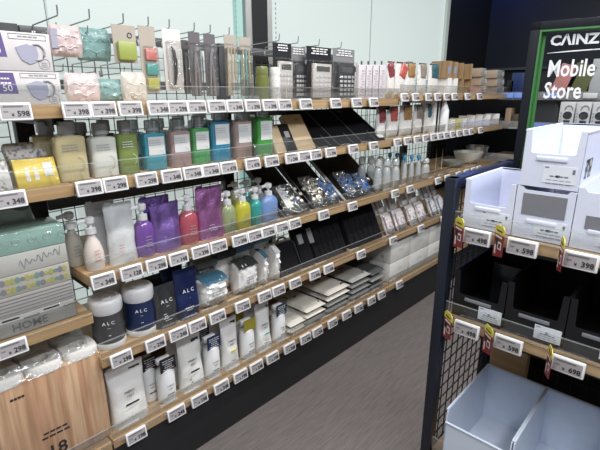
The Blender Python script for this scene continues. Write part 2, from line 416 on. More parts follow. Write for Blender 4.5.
# ================================================================ GONDOLA (left unit)
BAYX = [-.41, .49, 1.39, 2.29, 3.19, 4.09]
YB = 1.86
for i, X in enumerate((-.40, .52, 1.43, 2.33, 3.22)):
    pass
POSTN = ['beside the yellow packs', 'behind the green bottles', 'behind the black cases', 'behind the clear bottles']
for X, nn in zip((.52, 1.43, 2.31, 3.21), POSTN):
    t = thing('shelf_upright', 'black steel shelf upright '+nn, 'upright', (X, YB, 0), 0, 'black shelf uprights')
    part(t, 'column', 'upr', lambda b: b.box(0, 0, 0, .06, .04, 1.68, b=.002), BLK)
    def sl(b):
        for k in range(40): b.box(0, -.0205, .2+k*.036, .006, .001, .018)
    part(t, 'slot_row', 'uprs', sl, mat('slot_shadowless', (.05,.05,.055), .8))
def bar(X0, X1, Z, h, m, label):
    single('crossbar', label, 'crossbar', ('bar', round(X0, 2), round(X1, 2), Z), lambda b: b.box((X0+X1)/2, 0, -h/2, X1-X0, .025, h, b=.001), m, (0, YB-.005, Z))
BAR2 = mat('dark_grey_bar', (.10,.105,.11), .4, .3)
bar(-.39, .485, 1.66, .035, BLK, 'black top crossbar above the mask boxes')
bar(.555, 1.395, 1.66, .035, BAR2, 'dark grey top crossbar behind the hanging goods')
bar(1.465, 2.275, 1.655, .035, BAR2, 'top crossbar behind the calculators')
bar(.555, 1.395, 1.482, .035, BAR2, 'grey crossbar low behind the hanging combs')
bar(.555, 1.395, 1.036, .04, BAR2, 'dark grey crossbar under the second shelf above purple pouches')
bar(-.39, .485, 1.036, .04, BAR2, 'dark crossbar behind the green tissue pack')
bar(2.345, 3.18, 1.60, .03, BAR2, 'thin crossbar behind the colourful zip pouches')
WIRE = mat('mesh_wire', (.06,.075,.075), .5)
def grid(w, z0, z1, s=.05, r=.0016):
    def f(b):
        n = int(w/s)
        for i in range(n+1): b.box(i*w/n, 0, z0, r*2, r*2, z1-z0)
        k = int((z1-z0)/s)
        for j in range(k+1): b.box(w/2, -r*2, z0+j*s-r, w, r*2, r*2)
    return f
for i, (X0, X1) in enumerate(((-.40, .48), (.56, 1.39), (1.47, 2.27), (2.35, 3.17), (3.25, 4.05))):
    single('wire_grid_panel', 'black wire grid panel behind '+['the tissue and mask packs', 'the body wash bottles and refill pouches', 'the calculators and black cases', 'the zip pouches and clear bottles', 'the far cardboard boxes'][i],
           'grid panel', ('grid', i), grid(X1-X0, .55, 1.62 if i < 3 else 1.55), WIRE, (X0, YB+.03, 0), 0, 'wire grid panels')
LOWB = mat('beige_back_board', (.36,.36,.28), .6)
for i in range(5):
    X0, X1 = BAYX[i], BAYX[i+1]
    single('back_board', 'beige green back board low behind '+['the toilet rolls', 'the fabric mist refills', 'the folded white packs', 'the stacked white tissue boxes', 'the far end of the lowest shelf'][i],
           'board', ('bb', i), lambda b: b.box((X0+X1)/2, 0, .24, X1-X0-.01, .01, .32, b=.001), LOWB, (0, YB-.03, 0), 0, 'low back boards')
BAYN = ['at the left end', 'in the second bay', 'in the third bay', 'in the fourth bay', 'in the far bay']
FD = mat('bracket_black', (.02,.02,.022), .5)
def shelf(i, s, Z, depth=.465, off=0, fence=True, X0=None, X1=None, label=None):
    X0 = BAYX[i] if X0 is None else X0; X1 = BAYX[i+1] if X1 is None else X1; w = X1-X0-.006
    t = thing('shelf', label or ('pale wood shelf with clear front lip, %s level %s' % (SN[s], BAYN[i])), 'shelf', ((X0+X1)/2, DF+off, Z), 0, 'pale wood shelves of the long unit')
    part(t, 'board', ('sh', round(w, 3), depth), lambda b: b.box(0, depth/2+.004, -.036, w, depth, .036, b=.002), WOOD)
    if s != 5:
        for sg in (-1, 1): part(t, 'bracket', ('shb', depth), lambda b: b.box(0, depth/2+.03, -.062, .004, depth-.06, .026), FD, (sg*(w/2-.012), 0, 0))
    if fence:
        def fc(b):
            b.box(0, .012, .0, w, .003, .052); b.box(0, .0, -.002, w, .024, .002)
        part(t, 'front_lip', ('shf', round(w, 3)), fc, ACR)
        part(t, 'lip_edge', ('she', round(w, 3)), lambda b: b.box(0, .012, .052, w, .0036, .003), ACRE)
    return t
for s in (1, 2): shelf(0, s, SZ[s])
shelf(0, 0, SZ[0]); shelf(0, 5, SZ[5])
for i in (1, 2):
    for s in (1, 2, 3, 4, 5): shelf(i, s, SZ[s])
for i in (3, 4):
    for s in (1, 2, 3, 4, 5): shelf(i, s, SZ[s]+(.022 if s == 1 else 0), X1=3.97 if i == 4 else None)
def kick(b):
    b.box(1.80, .23, 0, 4.4, .46, .232, b=.002)
single('base_plinth', 'black base plinth under the long shelf unit on the floor', 'plinth', 'kick', kick, mat('plinth_black', (.012,.012,.014), .5), (0, 1.375, 0))
# dark panel closing the far half bay
single('end_panel', 'black back panel behind the far end of the second and third shelves', 'panel', 'endp', lambda b: b.box(0, 0, 0, .34, .02, 1.16), BLKW, (3.90, YB+.055, .24))
exec_after = []
# ================================================================ TOP SHELF GOODS
CARDW = mat('card_white', (.62,.60,.60), .6)
LAV = mat('lavender_print', (.36,.36,.46), .5); PURP = mat('purple_print', (.13,.09,.26), .5); PINKC = mat('pale_pink_cloth', (.66,.55,.54), .7)
mx_ = lambda w: w/2-.060
def mask_box(X0, X1, z, h, label):
    w = X1-X0; t = thing('mask_box', label, 'box', ((X0+X1)/2, 1.385+.06, z), 0, 'mask boxes')
    part(t, 'carton', ('mb', round(w, 3), round(h, 3)), lambda b: b.box(0, 0, 0, w, .12, h, b=.002), mat('mask_carton', (.60,.57,.57), .5))
    def pn(b): b.prism([(-w/2+.002, h*.35), (w/2-.108, h*.35), (w/2-.114, h*.95), (-w/2+.002, h*.95)], -.0608, -.0602)
    part(t, 'purple_panel', ('mbp', round(w, 3)), pn, PURP)
    text(t, '50', .024, (w/2-.132, -.0612, h*.42), WINK)
    part(t, 'small_print', ('mbs', round(w, 3)), lambda b: lines(b, w/2-.138, h*.76, .04, 2, -.0612, 0, .011, .004, 3), WINK)
    def mk(b):
        cx, cz = mx_(w), h*.45; b.prism([(cx+p[0]*.026, cz+p[1]*.026) for p in ((-1.0, .6), (-.9, .1), (-.6, -.6), (.1, -1), (.8, -.7), (1, 0), (.9, .7), (0, .95))], -.0625, -.0602)
    part(t, 'mask_picture', ('mbm', round(w, 3)), mk, LAV)
    def lp(b):
        cx, cz = mx_(w)+.024, h*.50; b.tube([(cx+.018*sin(a)*1.0, -.061, cz+.020*cos(a)) for a in [k*pi/8 for k in range(-1, 10)]], .0028, n=6)
    part(t, 'ear_loop_picture', ('mbl', round(w, 3)), lp, mat('grey_loop', (.33,.32,.34), .6))
    def ol(b):
        z1, z0, xa, xb = h*.95, h*.82, w/2-.098, w/2-.010
        for p, q in (((xa, z1), (xb, z1)), ((xa, z0), (xb, z0)), ((xa, z0), (xa, z1)), ((xb, z0), (xb, z1))):
            b.tube([(p[0], -.0606, p[1]), (q[0], -.0606, q[1])], .0006, n=4)
        lines(b, (xa+xb)/2, (z0+z1)/2-.001, (xb-xa)*.8, 1, -.0606, 0, .005, .003, 3)
        b.tube([(w/2-.022+.014*cos(a), -.0606, h*.2+.014*sin(a)) for a in [k*pi/8 for k in range(17)]], .0006, n=4)
        lines(b, w/2-.022, h*.22, .018, 3, -.0606, 0, .005, .002, 3)
    part(t, 'outline_print', ('mbo', round(w, 3)), ol, GINK)
    return t
xa = sx(62, 1.385, 1.45)
zt = sz(72, xa-.04, 1.385); 
mask_box(xa-.235, xa, 1.42, zt-1.42, 'pale carton with lavender mask picture, lower of two at the left end')
ztt = sz(33, xa-.05, 1.385)
mask_box(xa-.245, xa-.012, zt+.001, ztt-zt-.001, 'pale carton with lavender mask picture and purple panel, upper of the two on top shelf')
REG[1].append((.40, 'mask boxes'))

def hook(X, L, label, z=1.68, up=.03, grp='long display hooks on the top bar'):
    t = thing('display_hook', label, 'hook', (X, YB-.02, z), 0, grp)
    part(t, 'wire', ('hk', L, up), lambda b: b.tube([(0, 0, -.03), (0, -.004, 0), (0, -L+.004, .006), (0, -L, .01), (0, -L-.003, .006+up)], .0024), CHROME)
    part(t, 'clip', 'hkc', lambda b: b.box(0, .004, -.042, .012, .012, .024, b=.002), GREY)
    part(t, 'product_prong', ('hkp', L), lambda b: b.tube([(0, 0, -.035), (0, -L+.03, -.032), (0, -L+.022, -.012)], .0022), CHROME)
HK = [(57, 8, 'above the lavender mask boxes'), (89, 11, 'holding the pale pink pouch'), (123, 16, 'holding the teal pouch'), (148, 18, 'holding the lime green case card'),
      (169, 21, 'left of the long white card'), (194, 25, 'above the two dark narrow packs'), (210, 26, 'right of the first dark narrow pack'), (229, 28, 'above the beige comb pack'),
      (279, 36, 'left of the black calculator headers'), (298, 39, 'above the first black calculator'), (319, 41, 'above the white calculator'), (341, 44, 'rightmost, above the black calculator in grey pack')]
for px, py, nn in HK: hook(sx(px, 1.60, 1.70), .24, 'chrome wire display hook on the top bar '+nn)
for px, nn in ((65, 'behind the lower pink pouch'), (97, 'behind the lower teal pouch'), (127, 'behind the lower cream pouch')):
    hook(sx(px, 1.62, 1.555), .22, 'chrome wire hook low on the grid '+nn, 1.555, .022, 'low display hooks on the grid')

def soft_pouch(px0, px1, y0, y1, Y, label, col, alpha=.75, seed=1, band=None, d=.03, twist=.0):
    X0 = sx(px0, Y, 1.55); X1 = sx(px1, Y, 1.55); zb = sz(y1, (X0+X1)/2, Y); zt = sz(y0, (X0+X1)/2, Y); w, h = X1-X0, zt-zb
    t = thing('mask_pouch', label, 'pouch', ((X0+X1)/2, Y, zb), 0, 'soft pouches hanging at the left')
    def body(b):
        f = MB(); pillow_fn(w, h, d*1.3, seed, 16, 12, .008, 2.2)(f)
        # rounded foot and shoulder
        b.add([(x*(.86+.14*sin(pi*z/h)), y, z) for x, y, z in f.v], f.f, 0, True)
    part(t, 'pouch_body', ('sp', px0, px1, y0), body, mat('pouch_'+col[0], col[1], .3, alpha=alpha, coat=.6, bump=.4, bscale=25))
    def wv(b):
        for k in range(2):
            b.tube([(-w*.3+w*.6*q/10, -d*.62-.001, h*(.3+.32*k)+.005*sin(q*.9+k)) for q in range(11)], .0014, n=5)
    part(t, 'wavy_trim', ('spw', px0, px1, y0), wv, mat('trim_'+col[0], tuple(min(1, c*1.35) for c in col[1]), .3))
    if band: part(t, 'side_panel', ('spb', px0, y0), lambda b: b.box(-w*.36, -d/2-.001, h*.25, w*.2, .002, h*.6), band)
    return t
PK = ('pink', (.66,.55,.55)); TL = ('teal', (.24,.42,.41)); CR = ('cream', (.66,.62,.56))
soft_pouch(51, 85, 25, 57, 1.62, 'pale pink soft pouch with lavender side hanging right of the upper mask box', PK, .95, 1, LAV)
soft_pouch(76, 113, 28, 61, 1.66, 'glossy teal soft pouch hanging on the second hook of top row', TL, .8, 2)
soft_pouch(60, 97, 73, 103, 1.56, 'pale pink soft pouch in lower row beside the lower mask box', PK, .95, 3)
soft_pouch(92, 124, 79, 101, 1.62, 'teal soft pouch in lower row between pink and cream ones', TL, .8, 4)
soft_pouch(118, 145, 72, 103, 1.60, 'cream shiny soft pouch in lower row under the lime green case', CR, .9, 5)
for p, n in ((78, 'lower pink pouch'), (108, 'lower teal pouch'), (132, 'lower cream pouch')): REG[1].append((sx(p, 1.4, 1.42), n))

def hang(px0, px1, y0, y1, Y=1.60, Zm=1.56):
    X0 = sx(px0, Y, Zm); X1 = sx(px1, Y, Zm); xc = (X0+X1)/2
    zb = sz(y1, xc, Y); return xc, zb, X1-X0, sz(y0, xc, Y)-zb
KRAFT = mat('kraft_grey_card', (.42,.38,.33), .7)
# lime case on grey card
xc, zb, w, h = hang(115, 138, 25, 63)
t = thing('case_on_card', 'lime green rounded case on a grey hanging card', 'case', (xc, 1.60, zb))
part(t, 'card', 'limecard', lambda b: b.box(0, 0, 0, w, .002, h), KRAFT)
part(t, 'lime_case', 'limecase', lambda b: b.box(0, -.011, h*.06, w*.80, .02, h*.52, b=.009), mat('lime_plastic', (.32,.38,.10), .35))
part(t, 'round_mark', 'limemark', lambda b: b.tube([(w*.22+.008*cos(a), -.002, h*.74+.008*sin(a)) for a in [k*pi/6 for k in range(13)]], .0016, n=5), INK)
REG[1].append((xc, 'lime green case'))
def long_pack(px0, px1, y0, y1, label, kind, Y=1.60, cat='pack', name='hanging_pack'):
    xc, zb, w, h = hang(px0, px1, y0, y1, Y); zb = max(zb, 1.424)
    t = thing(name, label, cat, (xc, Y, zb), 0)
    REG[1].append((xc, label.split(' hanging')[0].split(' with')[0].lower()[:40]))
    K = (px0, kind)
    if kind == 'colour':
        part(t, 'card', ('lp',)+K, lambda b: b.box(0, 0, 0, w, .002, h), KRAFT)
        for i, c in enumerate(((.50,.50,.12), (.10,.36,.33), (.62,.20,.17))):
            part(t, 'swatch_block', ('lps', i)+K, lambda b: b.box(w*.12, -.006, h*(.06+.22*i), w*.7, .010, h*.17, b=.002), mat('swatch_%d' % i, c, .35))
        part(t, 'blister', ('lpb',)+K, lambda b: b.box(w*.1, -.008, h*.03, w*.85, .016, h*.68, b=.003), FILM)
    elif kind == 'pen':
        part(t, 'card', ('lp',)+K, lambda b: b.box(0, 0, 0, w, .002, h, b=.0008), mat('white_blister_card', (.62,.60,.58), .5))
        part(t, 'razor_body', ('lpr',)+K, lambda b: b.tube([(-w*.02, -.008, h*.10), (w*.05, -.010, h*.3), (w*.05, -.012, h*.5), (0, -.010, h*.66), (-w*.1, -.008, h*.72)], [.004, .007, .0075, .006, .003], n=10), mat('gunmetal', (.10,.10,.11), .25, .7))
        part(t, 'foot_loop', ('lpf',)+K, lambda b: b.tube([(-w*.22, -.006, h*.10), (-w*.1, -.006, h*.06), (w*.15, -.006, h*.07)], .004, n=8), GREY)
        part(t, 'blister', ('lpb',)+K, lambda b: b.box(0, -.012, h*.03, w*.75, .022, h*.78, b=.006), FILM)
    elif kind == 'dark':
        part(t, 'card', ('lp',)+K, lambda b: b.box(0, 0, 0, w, .002, h), mat('dark_card', (.13,.12,.13), .6))
        part(t, 'clippers', ('lpc',)+K, lambda b: (b.tube([(-w*.15, -.006, h*.02), (-w*.12, -.008, h*.4), (-w*.02, -.007, h*.72)], [.005, .006, .003], n=8), b.tube([(w*.2, -.006, h*.02), (w*.12, -.008, h*.4), (.0, -.007, h*.72)], [.005, .006, .003], n=8)), mat('tool_taupe', (.36,.33,.34), .3, .5))
        part(t, 'pivot_knob', ('lpk',)+K, lambda b: b.loft([ring(0, .009, .009, 2, 16), ring(.006, .008, .008, 2, 16)], T=Matrix.Translation((w*.12, -.006, h*.74)) @ Matrix.Rotation(R(90), 4, 'X')), GREY)
        part(t, 'blister', ('lpb',)+K, lambda b: b.box(0, -.009, h*.0, w*.95, .018, h*.84, b=.004), FILM)
    else:
        part(t, 'card', ('lp',)+K, lambda b: b.box(0, 0, h*.78, w, .002, h*.22), KRAFT)
        c = (.50,.40,.28)
        for i in range(3):
            part(t, 'wooden_stick', ('lpw', i)+K, lambda b: b.tube([(-w*.3+i*w*.3, -.006, h*.01), (-w*.26+i*w*.26, -.006, h*.8)], [.006, .004], n=8), mat('stick_wood' if kind == 'wood' or i != 1 else 'stick_teal', c if kind == 'wood' or i != 1 else (.2,.45,.42), .5))
        part(t, 'sleeve', ('lpb',)+K, lambda b: b.box(0, -.006, 0, w*.98, .016, h*.86, b=.003), FILM)
    return t
long_pack(141, 157, 26, 93, 'Hanging card with red, teal and yellow blocks stacked in a narrow pack', 'colour')
long_pack(164, 182, 29, 91, 'Long white blister card with a dark metal razor inside', 'pen')
long_pack(190, 201, 32, 96, 'Dark narrow pack of taupe clippers hanging left of its twin', 'dark')
long_pack(205, 216, 34, 96, 'Dark narrow pack of taupe clippers hanging right of its twin', 'dark')
long_pack(225, 237, 35, 96, 'Narrow clear pack of beige wooden sticks hanging left of the teal one', 'wood')
long_pack(240, 251, 37, 96, 'Narrow clear pack of beige and teal sticks hanging beside the black column', 'teal')
long_pack(183, 189, 40, 94, 'Thin dark pack hanging between the razor card and the clippers', 'dark', 1.66)
# wooden / green / white small bottles
def small_bottle(px0, px1, y0, Y, label, m, capm, noun):
    Z = 1.42; x1 = sx(px1, Y, Z); x0 = sx(px0, Y+.02, Z); w = x1-x0; h = sz(y0, (x0+x1)/2, Y)-Z
    t = thing('small_bottle', label, 'bottle', ((x0+x1)/2, Y+w/2, Z)); r = w/2; REG[1].append(((x0+x1)/2, noun))
    part(t, 'bottle', ('smb', px0), lambda b: b.loft([ring(h*a, r*q, r*q, 2, 24) for a, q in [(0, .9), (.03, 1), (.6, 1), (.74, .9)]]), m)
    part(t, 'cap', ('smc', px0), lambda b: b.loft([ring(h*a, r*q, r*q, 2, 24) for a, q in [(.74, .86), (.78, .92), (.95, .9), (1, .8)]]), capm)
small_bottle(259, 272, 66, 1.46, 'olive green cylindrical bottle on the top shelf left of the calculators', mat('olive_gloss', (.15,.17,.05), .2), mat('olive_lid', (.17,.19,.07), .2), 'olive bottle')
small_bottle(272, 283, 67, 1.46, 'white patterned cylinder beside the olive green bottle', pattern('white_dots', (.45,.45,.47), (.70,.70,.70), 90, .3), WHT, 'white cylinder')
t = single('acrylic_divider', 'clear slanted divider on the top shelf left of the olive bottle', 'divider', 'div1', lambda b: b.add([(0, 0, 0), (0, .2, 0), (0, .2, .085), (0, .09, .085), (.003, 0, 0), (.003, .2, 0), (.003, .2, .085), (.003, .09, .085)], [(0, 1, 2, 3), (7, 6, 5, 4), (0, 3, 7, 4), (3, 2, 6, 7)]), ACR, (sx(262, 1.39, 1.42), 1.39, 1.42))

def calc(px0, px1, y0, label, body, header, Y, noun, hh=.2, keys='dark', group='packed calculators'):
    Z = 1.425; X0 = sx(px0, Y, 1.5); X1 = sx(px1, Y, 1.5); w = X1-X0; xc = (X0+X1)/2; h = sz(y0, xc, Y)-Z
    t = thing('calculator_pack', label, 'calculator', (xc, Y, Z), 0, group); REG[1].append((xc, noun)); K = (px0, round(w, 3), round(h, 3))
    part(t, 'header_card', ('ch',)+K, lambda b: (b.box(0, .004, h*.74, w, .002, h*.26), b.box(0, .004, 0, w, .002, h*.74)), header)
    def hl(b): lines(b, 0, h*.95, w*.8, 3, -.0, 0, h*.045, h*.022, px0)
    part(t, 'header_print', ('chp',)+K, hl, WINK)
    part(t, 'calculator', ('cal',)+K, lambda b: b.box(w*.04, -.008, h*.02, w*.76, .014, h*.66, b=.003), body)
    part(t, 'display', ('cald',)+K, lambda b: b.box(w*.06, -.0155, h*.53, w*.54, .0012, h*.1), mat('lcd', (.10,.11,.10), .2))
    def ks(b):
        for i in range(4):
            for j in range(5): b.box(w*(-.22+.18*i), -.0160, h*(.06+.088*j), w*.12, .003, h*.05, b=.001)
    part(t, 'keypad', ('calk',)+K, ks, mat('keys_dark', (.03,.03,.035), .4) if keys == 'dark' else mat('keys_light', (.62,.62,.62), .4))
    part(t, 'blister', ('calb',)+K, lambda b: b.box(0, -.009, 0, w*.97, .024, h*.74, b=.003), FILM)
    return t
HB = mat('header_black', (.02,.02,.025), .35); HG = mat('header_grey', (.22,.22,.23), .4)
CW = mat('calc_white', (.62,.58,.55), .4); CB = mat('calc_black', (.03,.032,.036), .35)
calc(274, 292, 43, 'white calculator in a pack with black header, leftmost of the calculators', CW, HB, 1.50, 'first white calculator', keys='light')
calc(291, 306, 47, 'black calculator in grey header pack between the two white calculators', CB, HG, 1.52, 'first black calculator', keys='light')
calc(307, 331, 47, 'white calculator in a black header pack left of the black one in grey', CW, HB, 1.48, 'second white calculator', keys='light')
calc(333, 354, 49, 'black calculator in a grey header pack, rightmost calculator', CB, HG, 1.48, 'last black calculator', keys='grey')

# lavender cards in a row
LC = mat('pale_lilac_card', (.60,.55,.58), .6)
for k in range(4):
    p0 = 357+k*6.6; Y = 1.44; X0 = sx(p0, Y, 1.5); X1 = sx(p0+7.6, Y, 1.5); xc = (X0+X1)/2; h = sz(61, xc, Y)-1.42
    t = thing('hanging_card', 'pale lilac embossed card pack on the top shelf, '+['first', 'second', 'third', 'last'][k]+' of four from the calculators', 'card pack', (xc, Y, 1.42), 0, 'pale lilac card packs')
    part(t, 'card', ('lc', k), lambda b: b.box(0, 0, 0, X1-X0, .02, h*.9, b=.002), LC)
    part(t, 'embossed_pattern', ('lce', k), lambda b: [b.box((X1-X0)*.1*math.sin(j*1.7), -.0105, h*(.1+.07*j), (X1-X0)*.35, .001, h*.03) for j in range(10)], mat('lilac_grey', (.42,.40,.43), .6))
    part(t, 'hang_tab', ('lct', k), lambda b: b.box(0, 0, h*.9, .012, .004, h*.1, b=.001), mat('dark_tab', (.08,.08,.09), .5))
    REG[1].append((xc, 'lilac card packs'))
# colourful zip pouches: same goods on top and second shelf
ZC = [('maroon', (.22,.04,.05)), ('red floral', (.42,.09,.07)), ('brown', (.30,.17,.07)), ('taupe', (.25,.20,.17)), ('dark teal', (.03,.10,.12)), ('grey', (.4,.42,.42))]
POUCHW = mat('milky_pouch', (.66,.65,.63), .35, bump=.5, bscale=50)
def zip_pouch(p0, p1, y0, s, k, lean, where, Z=None, Y=1.42, noun=None):
    Z = Z or SZ[s]; x1 = sx(p1, Y, Z); x0 = sx(p0, Y+.03, Z); xc = (x0+x1)/2; w = (x1-x0)*1.35; h = sz(y0, xc, Y+.03)-Z; c = ZC[k]
    t = thing('zip_pouch', 'clear pouch with %s patterned top, %s' % (c[0], where), 'pouch', (xc, Y+.03, Z), 0, 'patterned zip pouches on '+SN[s]+' shelf')
    def bd(b):
        f = MB(); pillow_fn(w, h, .05, p0, 12, 12, .006, 3)(f); b.add([(x, y*(1-.8*z/h), z) for x, y, z in f.v], f.f, 0, True)
    part(t, 'pouch_body', ('zp', s, p0), bd, POUCHW)
    def tp(b):
        f = MB(); pillow_fn(w*.66, h*.46, .022, p0+9, 10, 8, .006, 3)(f); T = Matrix.Translation((w*.05, -.012, h*.50)) @ Matrix.Rotation(lean, 4, 'Y')
        b.add(f.v, f.f, 0, True, T)
    part(t, 'patterned_insert', ('zt', s, p0), tp, pattern('insert_'+c[0].replace(' ', '_'), c[1], tuple(min(1, q*1.5+.04) for q in c[1]), 120, .70))
    part(t, 'zip_strip', ('zz', s, p0), lambda b: b.box(0, -.006, h*.965, w*.9, .004, h*.025), mat('zip_dark', (.1,.11,.12), .5))
    REG[s].append((xc, noun or c[0]+' zip pouch'))
for k, (a, c, l) in enumerate(((386, 396, -.25), (395, 406, .45), (404, 416, 0), (417, 427, 0), (428, 439, 0))):
    zip_pouch(a, c, 61+k*.6, 1, k, l, 'on the top shelf '+('right of the lilac cards', 'tilted, second of five', 'third of five', 'fourth of five', 'left of the brown boxes')[k], Z=1.442, Y=1.44)
for k, (a, c, l) in enumerate(((376, 387, 0), (387, 399, 0), (400, 413, 0), (413, 423, .1), (424, 434, .1))):
    zip_pouch(a, c, 107-k*.9, 2, k, l, 'on the second shelf '+('right of the black cases', 'next to the maroon one', 'third of five', 'fourth of five', 'left of the white sleeves')[k])
# brown boxes and clear drawers on the far top shelf
KB = planks('kraft_boards', [(.36,.23,.12), (.52,.38,.24)], .013, 0, 'z')
def far_box(p0, p1, z, h, d, Y, label, name, cat, m, s, group, extra=None):
    x1 = sx(p1, Y, z); x0 = sx(p0, Y+d*.6, z); w = x1-x0; xc = (x0+x1)/2
    t = thing(name, label, cat, (xc, Y+d/2, z), 0, group)
    part(t, 'box_body', ('fb', name, p0, round(z, 3)), lambda b: b.box(0, 0, 0, w-.002, d, h-.001, b=.002), m)
    if extra == 'label': part(t, 'front_sticker', ('fbl', p0, round(z, 3)), lambda b: b.box(w*.1, -d/2-.0006, h*.25, w*.6, .001, h*.45), mat('blue_grey_print', (.25,.30,.42), .5))
    if extra == 'ring':
        part(t, 'clear_cover', ('fbc', p0, round(z, 3)), lambda b: b.box(0, -d/2-.004, h*.02, w*.98, .006, h*.93, b=.002), ACRE)
        part(t, 'ring_pull', ('fbr', p0, round(z, 3)), lambda b: b.tube([(w*.3+.012*cos(a), -d/2-.009, h*.5+.012*sin(a)) for a in [q*pi/6 for q in range(13)]], .002, n=5), mat('pull_white', (.6,.6,.6), .4))
    return xc
Zt = 1.442
for k, (a, c) in enumerate(((441, 447), (447, 453), (453, 462), (462, 470))):
    zt = sz(61+k, sx((a+c)/2, 1.45, Zt), 1.45); z = Zt
    n = 2
    for j in range(n):
        xc = far_box(a, c, z, (zt-Zt)/n, .12, 1.42, 'tall brown striped box on the far top shelf, %s of column %s from the pouches' % (('lower', 'upper')[j], ('one', 'two', 'three', 'four')[k]), 'striped_box', 'box', KB if (k > 1) else (PAPER if j == 0 else KB), 1, 'brown and white boxes on the far top shelf', 'label' if k in (0, 1) and j == 1 else None); z += (zt-Zt)/n
    REG[1].append((xc, 'brown striped boxes'))
DRW = mat('drawer_brown', (.38,.29,.22), .5)
for k, (a, c) in enumerate(((470, 485), (486, 503))):
    zt = sz(68+k*2, sx((a+c)/2, 1.43, Zt), 1.43); z = Zt
    for j in range(3):
        xc = far_box(a, c, z, (zt-Zt)/3, .14, 1.41, 'clear fronted brown drawer box at far end of top shelf, %s of %s stack' % (('bottom', 'middle', 'top')[j], ('left', 'right')[k]), 'brown_storage_box', 'storage box', DRW, 1, 'clear drawer boxes on the far top shelf', 'ring'); z += (zt-Zt)/3
    REG[1].append((xc, 'clear drawer boxes'))

# ================================================================ SECOND SHELF
YEL = mat('yellow_pack', (.75,.55,.03), .35, coat=.4); PATG = pattern('grey_snow_pattern', (.26,.25,.25), (.58,.56,.54), 95, .42)
def yellow_pack(p0, p1, flip, label):
    Y = DF+.03; Z = SZ[2]; x1 = sx(p1, Y, Z); x0 = sx(p0, Y+.03, Z); w = x1-x0
    t = thing('tights_pack', label, 'pack', ((x0+x1)/2, Y, Z), 0, 'yellow and grey packs at the left end')
    T = lean_T(.75)
    def lo(b): b.box(0, .012, 0, w, .016, .085, b=.004, T=lean_T(.35))
    def up(b): b.box(0, .012, .078, w*.98, .03, .085, b=.01, T=lean_T(.75))
    part(t, 'lower_front', ('yl', p0), lo, YEL if not flip else PATG)
    part(t, 'upper_front', ('yu', p0), up, PATG if not flip else YEL)
    def fig(b):
        for q in (-.22, -.02): b.box(w*q, .003, .02, w*.10, .001, .028, T=lean_T(.35)); b.box(w*q, .003, .048, w*.06, .001, .012, T=lean_T(.35))
        b.box(w*.28, .003, .03, w*.22, .001, .04, T=lean_T(.35))
    if not flip: part(t, 'white_figure_print', ('yf', p0), fig, mat('figure_white', (.75,.74,.68), .5))
    part(t, 'film_wrap', ('yw', p0), lambda b: b.box(0, .012, -.002, w*1.02, .024, .092, b=.006, T=lean_T(.35)), FILM)
yellow_pack(16, 62, False, 'yellow pack with grey snow patterned top, left of the beige bottle')
yellow_pack(-24, 15, True, 'pack with yellow top and grey patterned base at the left edge')
REG[2].append((.35, 'yellow packs'))

def liquid(name, c, a=.8): a = min(a, 1) if a > .9 else a*.9; return mat('liquid_'+name, c, .12, alpha=a, coat=.8)
CAPS = clear('smoke_cap', tint=(.75,.78,.78), amount=.2, body=.45, bcol=(.42,.44,.43))
CAPG = mat('silver_cap', (.36,.36,.35), .3, .3, alpha=.9)
LBW = mat('pearl_label', (.62,.63,.62), .45, alpha=.92)
B2 = [(52, 89, 120, 'beige', (.50,.43,.24), CAPG, None), (88, 118, 120, 'milky white', (.60,.60,.54), CAPG, None), (115, 139, 118, 'olive green', (.17,.23,.06), CAPG, None),
      (141, 167, 115, 'sky blue', (.06,.38,.50), CAPS, 'lab'), (167, 192, 116, 'pink', (.48,.33,.32), CAPS, 'lab'), (189, 211, 114, 'bright green', (.10,.42,.13), CAPS, 'lab'),
      (206, 234, 113, 'deep blue', (.04,.30,.48), CAPS, 'lab'), (231, 254, 113, 'dusty pink', (.46,.33,.30), CAPS, 'lab'), (252, 276, 112, 'vivid green', (.08,.42,.08), CAPS, 'lab')]
for k, (a, c, yt, nm, colr, cp, lb) in enumerate(B2):
    x, yf, z, w, h = place(2, a, c, 130, .05, .04, nm+' bottle')
    bh = sz((136, 137, 134, 133, 131, 128, 120, 120, 117)[k], x, yf)-z; h = min(bh+.042, .183)
    w = min(w, .088)
    ml = liquid(nm.replace(' ', '_'), colr, 1 if k < 3 else .72)
    cap_bottle(x, yf, z, w, h, .05, 'square %s body wash bottle at the front of the second shelf' % nm, ml, cp, LBW if lb else None, 'body wash bottles', WINK if k == 2 else None, bh)
    cap_bottle(x-.034, yf+.075, z, w, h, .05, '%s body wash bottle standing behind the front %s one' % (nm, nm), ml, cp, LBW if lb else None, 'body wash bottles', None, bh)
for k, p in enumerate((62, 93, 122, 150, 173, 196, 221, 243, 268)):
    def dv(b): b.add([(0, 0, 0), (0, .3, 0), (0, .3, .09), (0, .06, .09), (.0025, 0, 0), (.0025, .3, 0), (.0025, .3, .09), (.0025, .06, .09)], [(0, 3, 2, 1), (4, 5, 6, 7), (0, 4, 7, 3), (3, 7, 6, 2)])
    single('acrylic_divider', 'clear slanted divider on the second shelf left of the %s bottle' % (B2[k][3]), 'divider', 'divs', dv, ACR, (sx(p-8, DF+.02, SZ[2])-.004, DF+.02, SZ[2]+.001), 0, 'clear dividers between bottles')
